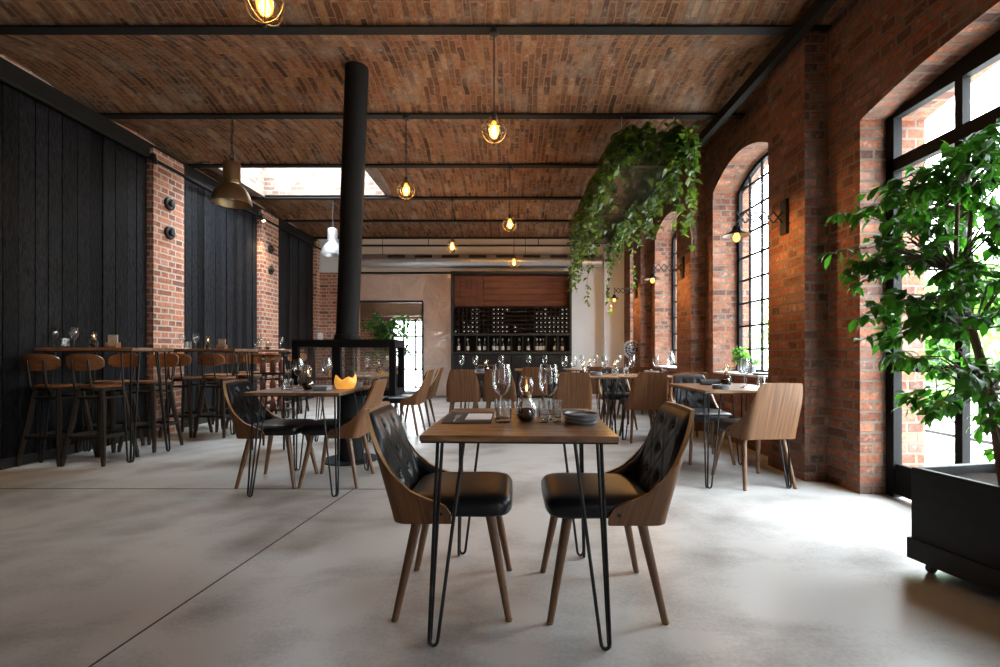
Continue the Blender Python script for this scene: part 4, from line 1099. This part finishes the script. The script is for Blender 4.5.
tr.tube([W2(p) for p in trunk], [.02,.017,.015,.013,.010,.006], 8)
trunk2 = [V((2.13,1.86,.44)), V((2.2,1.82,.8)), V((2.22,1.85,1.2)), V((2.3,1.85,1.6)), V((2.3,1.9,1.95))]
tr.tube([W2(p) for p in trunk2], [.017,.015,.013,.009,.005], 8)
trunk3 = [V((2.08,1.92,.44)), V((2.1,2.0,.85)), V((2.07,2.08,1.25)), V((2.12,2.1,1.7)), V((2.2,2.05,2.0))]
tr.tube([W2(p) for p in trunk3], [.015,.013,.011,.008,.005], 8)
allp = trunk[2:] + trunk2[1:] + trunk3[1:]
nb = 0
def crown_ok(p):   # sloping shoulder and drooping skirt of the crown, in metres
    if not 1.5 < p.x < 2.5: return False
    top = min(1.60 + (p.x-1.39)*.72, 2.04); bot = 1.02 - max(0, p.x-1.56)*.75
    return bot < p.z < top
tries = 0
while nb < 320 and tries < 14000:
    tries += 1
    c = V((random.uniform(1.4,2.5), random.uniform(1.5,2.35), random.uniform(.6,2.15)))
    if not crown_ok(c): continue
    e = ((c.x-2.12)/.75)**2 + ((c.y-1.93)/.45)**2 + ((c.z-1.38)/.84)**2
    if e > 1 or random.random() > .35+.65*e: continue
    a = min(allp, key=lambda q: (q-c).length + max(0, q.z-c.z)*.8)
    if (a-c).length > .75: continue
    nb += 1
    mid = (a+c)/2 + V((0,0,.06)) + rv(.03)
    br.tube([W2(a), W2(mid), W2(c)], [.005,.0035,.0018], 5)
    dirc = (c-mid).normalized()
    for q in range(random.randint(11,16)):
        u = random.uniform(-.55,1.1); p = mid.lerp(c, .5+u*.5) if u < 1 else c
        dl = (dirc*.5 + rv(1) + V((0,0,-.55))).normalized()
        lf_p = p + rv(.012)
        if (lf_p+dl*.1).x > 2.62: continue
        leaf(lf, W2(lf_p), dl, (rv(.6)+V((0,-.2,1))).normalized(), random.uniform(.046,.08), random.uniform(.024,.037))
obj('trunk', tr, BARK, ft, ang=60); obj('branches', br, BARK, ft, ang=60); lf.recalc = False; obj('leaves', lf, LEAF_F, ft, ang=80)
# hanging planter with trailing vines
hp = thing('hanging_planter', 'long black wire basket of trailing green vines hung under the ceiling at right', 'hanging planter', (1.55,0,0))
BX0, BX1, BY0, BY1, BZ0, BZ1 = -.33, .25, 5.0, 8.6, 3.10, 3.30
bk = MB()
for x in (BX0, BX1):
    for z in (BZ0, BZ1): bk.bar((x,BY0,z), (x,BY1,z), .018)
    n = 60
    for i in range(n+1):
        y = BY0+(BY1-BY0)*i/n; bk.bar((x,y,BZ0), (x,y,BZ1), .004)
    for j in range(1,4): z = BZ0+(BZ1-BZ0)*j/4; bk.bar((x,BY0,z), (x,BY1,z), .004)
for y in (BY0, (BY0+BY1)/2, BY1):
    for z in (BZ0, BZ1): bk.bar((BX0,y,z), (BX1,y,z), .018)
for i in range(1,24): x = BX0+(BX1-BX0)*i/24; bk.bar((x,BY0,BZ0), (x,BY1,BZ0), .004); bk.bar((x,BY0,BZ0), (x,BY0,BZ1), .004)
for i in range(1,100): y = BY0+(BY1-BY0)*i/100; bk.bar((BX0,y,BZ0), (BX1,y,BZ0), .004)
obj('wire_basket', bk, BLACK, hp)
wr = MB()
for x in (BX0, BX1):
    for y in (YK[6], YK[7], YK[8]): wr.tube([(x,y,BZ1), (x,y,ZB+.002)], .003, 5)
obj('suspension_wires', wr, ALU, hp)
iv = MB(); vn = MB()
def strand(x, y, L, nl, sz):
    p = V((x,y,BZ1+random.uniform(0,.18))); out = V((1 if x > .0 else -1, random.uniform(-.7,.5), 0))
    pts = [p]; q = p + V((out.x*random.uniform(.02,.10), out.y*.06, random.uniform(.0,.06))); pts.append(q)
    n = max(3, int(L/.09)); sway = rv(.02)
    for i in range(n):
        q = q + V((random.uniform(-.022,.022)+sway.x*.3, random.uniform(-.022,.022)+sway.y*.3, -L/n)); pts.append(q)
    vn.tube(pts, .0028, 4)
    for i in range(nl):
        u = random.random()**.85*(len(pts)-1.001); k = int(u); c = pts[k].lerp(pts[k+1], u-k)
        az = random.uniform(0,2*PI); dd = V((math.cos(az), math.sin(az), random.uniform(-1.1,-.1)))
        leaf(iv, c + rv(.012), dd, (V((math.cos(az), math.sin(az), .9)) + rv(.4)).normalized(), sz*random.uniform(.75,1.25), sz*random.uniform(.6,.95), .15, True)
for i in range(205):
    y = random.uniform(BY0-.02, BY1); side = random.random()
    x = (BX0-.01 if side < .5 else BX1+.01) if random.random() < .85 else random.uniform(BX0,BX1)
    far = (y-BY0)/(BY1-BY0)
    L = random.choice((.12,.2,.3,.38,.45,.55)) * (.9 + .9*far) if x < .1 else random.choice((.15,.25,.35,.5,.65,.8))*(.95)
    strand(x, y, L, int(7+L*17), .098 - .02*far)
for x, y, L in ((.37,5.05,1.05),(.40,5.2,1.12),(.36,5.35,.95),(.42,5.1,.8),(.38,5.6,1.0),(.39,5.0,.7),(-.36,8.0,1.35),(-.40,8.3,1.25),(-.35,7.6,1.2),(-.30,8.55,1.3),(-.05,8.6,1.5),(.2,8.6,1.65),(-.38,7.2,1.0),(.36,7.6,1.35),(.38,6.4,.9)):
    strand(x, y, L, int(10+L*20), .085)
for i in range(40): strand(random.uniform(BX0,BX1), BY0-.03, random.choice((.1,.2,.3)), 14, .1)
for i in range(18): 
    zsv = BZ1; BZ1 = BZ0; strand(random.uniform(-.05,BX1), random.uniform(BY0,BY0+2.2), random.choice((.15,.25,.4)), 9, .095); BZ1 = zsv
for i in range(220):
    q = V((random.uniform(BX0-.08,BX1+.1), BY0 + random.uniform(-.08,.7), random.uniform(BZ0+.02,BZ1+.34))); az = random.uniform(0,2*PI)
    if abs(q.z-BZ1) > .26*(1-abs(q.x/.5)**2)+.1: continue
    leaf(iv, q, V((math.cos(az), math.sin(az), random.uniform(-1,.1))), (V((math.cos(az), math.sin(az), .9)) + rv(.4)).normalized(), .1*random.uniform(.75,1.2), .085*random.uniform(.7,1.1), .15, True)
for i in range(70):   # top mound
    strand(random.uniform(BX0,BX1), random.uniform(BY0,BY1), .08, 14, .08)
obj('vine_stems', vn, VINE, hp, ang=60); iv.recalc = False; obj('leaves', iv, LEAF_I, hp, ang=80)
# herb pots on window sill
def make_pot(lab, x, y, z, r, n, hgt, m=STONE, LM=LEAF_S):
    t = thing('potted_plant', lab, 'potted plant', (x,y,z))
    b = MB(); b.lathe([(.001,0),(r*.75,0),(r,r*1.5),(r*1.05,r*1.5),(r*1.05,r*1.7),(r*.9,r*1.7),(r*.85,r*1.4),(.001,r*1.4)], 20); obj('pot', b, m, t)
    s = MB(); l = MB()
    for i in range(n):
        a = random.uniform(0,2*PI); e = V((math.cos(a)*r*random.uniform(.4,2.0), math.sin(a)*r*random.uniform(.4,2.0), r*1.6+hgt*random.uniform(.4,1))); p0 = V((math.cos(a)*r*.4, math.sin(a)*r*.4, r*1.4))
        s.tube([p0, p0.lerp(e,.5)+V((0,0,.03)), e], .0022, 4)
        for k in range(9):
            c = p0.lerp(e, random.uniform(.35,1.05)); leaf(l, c, rv(1)+V((0,0,.1)), rv(.5)+V((0,0,1)), hgt*.27, hgt*.17)
    obj('stems', s, VINE, t); l.recalc = False; obj('leaves', l, LM, t, ang=80); return t
make_pot('green herb pot on the sill of the nearest arched window', 2.74, 5.42, .806, .055, 26, .2)
make_pot('small green herb pot, nearer one on the same window sill', 2.72, 5.16, .806, .045, 18, .13)
b = MB(); b.lathe([(.001,0),(.055,0),(.065,.02),(.07,.12),(.05,.19),(.03,.23),(.034,.27),(.032,.27),(.027,.23),(.047,.19),(.066,.12),(.001,.015)], 20); o = obj('glass_carafe', b, GLASS, ang=60); o.location = (2.70,7.75,.806); tag(o, 'glass carafe on the sill of the middle arched window', 'carafe')
b = MB(); b.lathe([(.001,0),(.15,0),(.17,.02),(.165,.022),(.14,.006),(.001,.005)], 26); o = obj('serving_tray', b, STONE); o.location = (2.745,4.85,.806); tag(o, 'dark round tray on the sill of the nearest arched window', 'tray')
# plant in room beyond
bt = thing('indoor_tree', 'bushy green plant in the room beyond the back doorway', 'plant', (-3.45,11.9,0))
b = MB(); b.lathe([(.001,0),(.2,0),(.26,.4),(.24,.4),(.2,.36),(.001,.36)], 24); obj('pot', b, BLACKM, bt)
s = MB(); l = MB()
for i in range(60):
    a = random.uniform(0,2*PI); rr = random.uniform(.1,.75); e = V((math.cos(a)*rr*1.1+.2, math.sin(a)*rr, random.uniform(1.1,2.15)-rr*.2)); p0 = V((0,0,.36)); m_ = V((e.x*.3, e.y*.3, e.z*.8+.2))
    s.tube([p0, m_, e], .006, 5)
    for k in range(14):
        c = m_.lerp(e, random.uniform(-.1,1.1)); leaf(l, c+rv(.05), rv(1)+V((0,0,-.4)), rv(.5)+V((0,0,1)), .16, .075)
obj('stems', s, BARK, bt); l.recalc = False; obj('leaves', l, LEAF_F, bt, ang=80)
# yard outside the glass door
rl = thing('yard_railing', 'black metal railing in the yard outside the glass door', 'railing', (4.9,0,0))
b = MB()
for y in (4.2,4.9,5.6,6.3): b.bar((0,y,-.02), (0,y,.78), .035)
b.bar((0,4.2,.12), (0,6.3,.12), .035); b.bar((0,4.2,.76), (0,6.3,.76), .035)
for y in (4.2,4.9,5.6): b.bar((0,y,.12), (0,y+.35,.5), .015); b.bar((0,y+.7,.12), (0,y+.35,.5), .015); b.bar((0,y+.35,.5), (0,y+.35,.76), .015)
obj('bars', b, BLACK, rl)
def bush(lab, x, y, h, w_, n):
    t = thing('yard_bush', lab, 'bush', (x,y,-.02)); l = MB(); s = MB()
    for i in range(n):
        p = V((random.gauss(0,w_*.42), random.gauss(0,w_*.42), h*.5+random.gauss(0,h*.22))); leaf(l, p, rv(1), rv(1)+V((0,0,1)), .26, .16)
    for i in range(7): s.tube([(0,0,0), (random.uniform(-w_,w_)*.4, random.uniform(-w_,w_)*.4, h*.7)], .02, 5)
    obj('stems', s, BARK, t); l.recalc = False; obj('leaves', l, LEAF_S, t, ang=80)
bush('sunlit green bush beyond the glass door, behind the railing', 8.2, 9.2, 2.4, 1.2, 900)
bush('green bush outside in the yard, before the rendered wall', 10.8, 10.4, 3.6, 1.6, 900)
bush('pale green bush outside the arched windows', 9.5, 15.5, 3.4, 1.6, 700)

# ------------------------------------------------------------------ daylight
wd = bpy.data.worlds.new('overcast'); SC.world = wd; wd.use_nodes = True
nt = wd.node_tree; bg = nt.nodes['Background']
tc = N(nt, 'ShaderNodeTexCoord'); sp = N(nt, 'ShaderNodeSeparateXYZ'); nt.links.new(tc.outputs['Generated'], sp.inputs[0])
rp = ramp(nt, [(0, (.12,.123,.126)), (1, (.82,.92,1.0))]); nt.links.new(sp.outputs['Z'], rp.inputs[0]); nt.links.new(rp.outputs[0], bg.inputs[0])
bg.inputs[1].default_value = 38.0
def portal(loc, rot, sx, sy):
    l = bpy.data.lights.new('daylight_portal', 'AREA'); l.shape = 'RECTANGLE'; l.size = sx; l.size_y = sy; l.cycles.is_portal = True
    o = bpy.data.objects.new('daylight_portal', l); C.objects.link(o); o.location = loc; o.rotation_euler = rot
for o in OPEN:
    zt = o[3]+o[4]; portal((XO+.02, (o[0]+o[1])/2, (o[2]+zt)/2), (0, PI/2, 0), zt-o[2], o[1]-o[0])
portal(((SKX0+SKX1)/2, (YK[7]+YK[8])/2, 4.37), (0,0,0), SKX1-SKX0, 1.25)
portal((-2.95, 13.42, 1.0), (-PI/2, 0, 0), 1.1, 2.0)

vs_ = SC.view_settings; vs_.view_transform = 'Standard'; vs_.look = 'None'; vs_.gamma = 1; vs_.use_curve_mapping = False; vs_.exposure = .6
cy = SC.cycles
cy.max_bounces = 10; cy.diffuse_bounces = 4; cy.glossy_bounces = 4; cy.transmission_bounces = 6; cy.transparent_max_bounces = 24
cy.sample_clamp_indirect = 6; cy.caustics_reflective = False; cy.caustics_refractive = False; cy.use_denoising = True
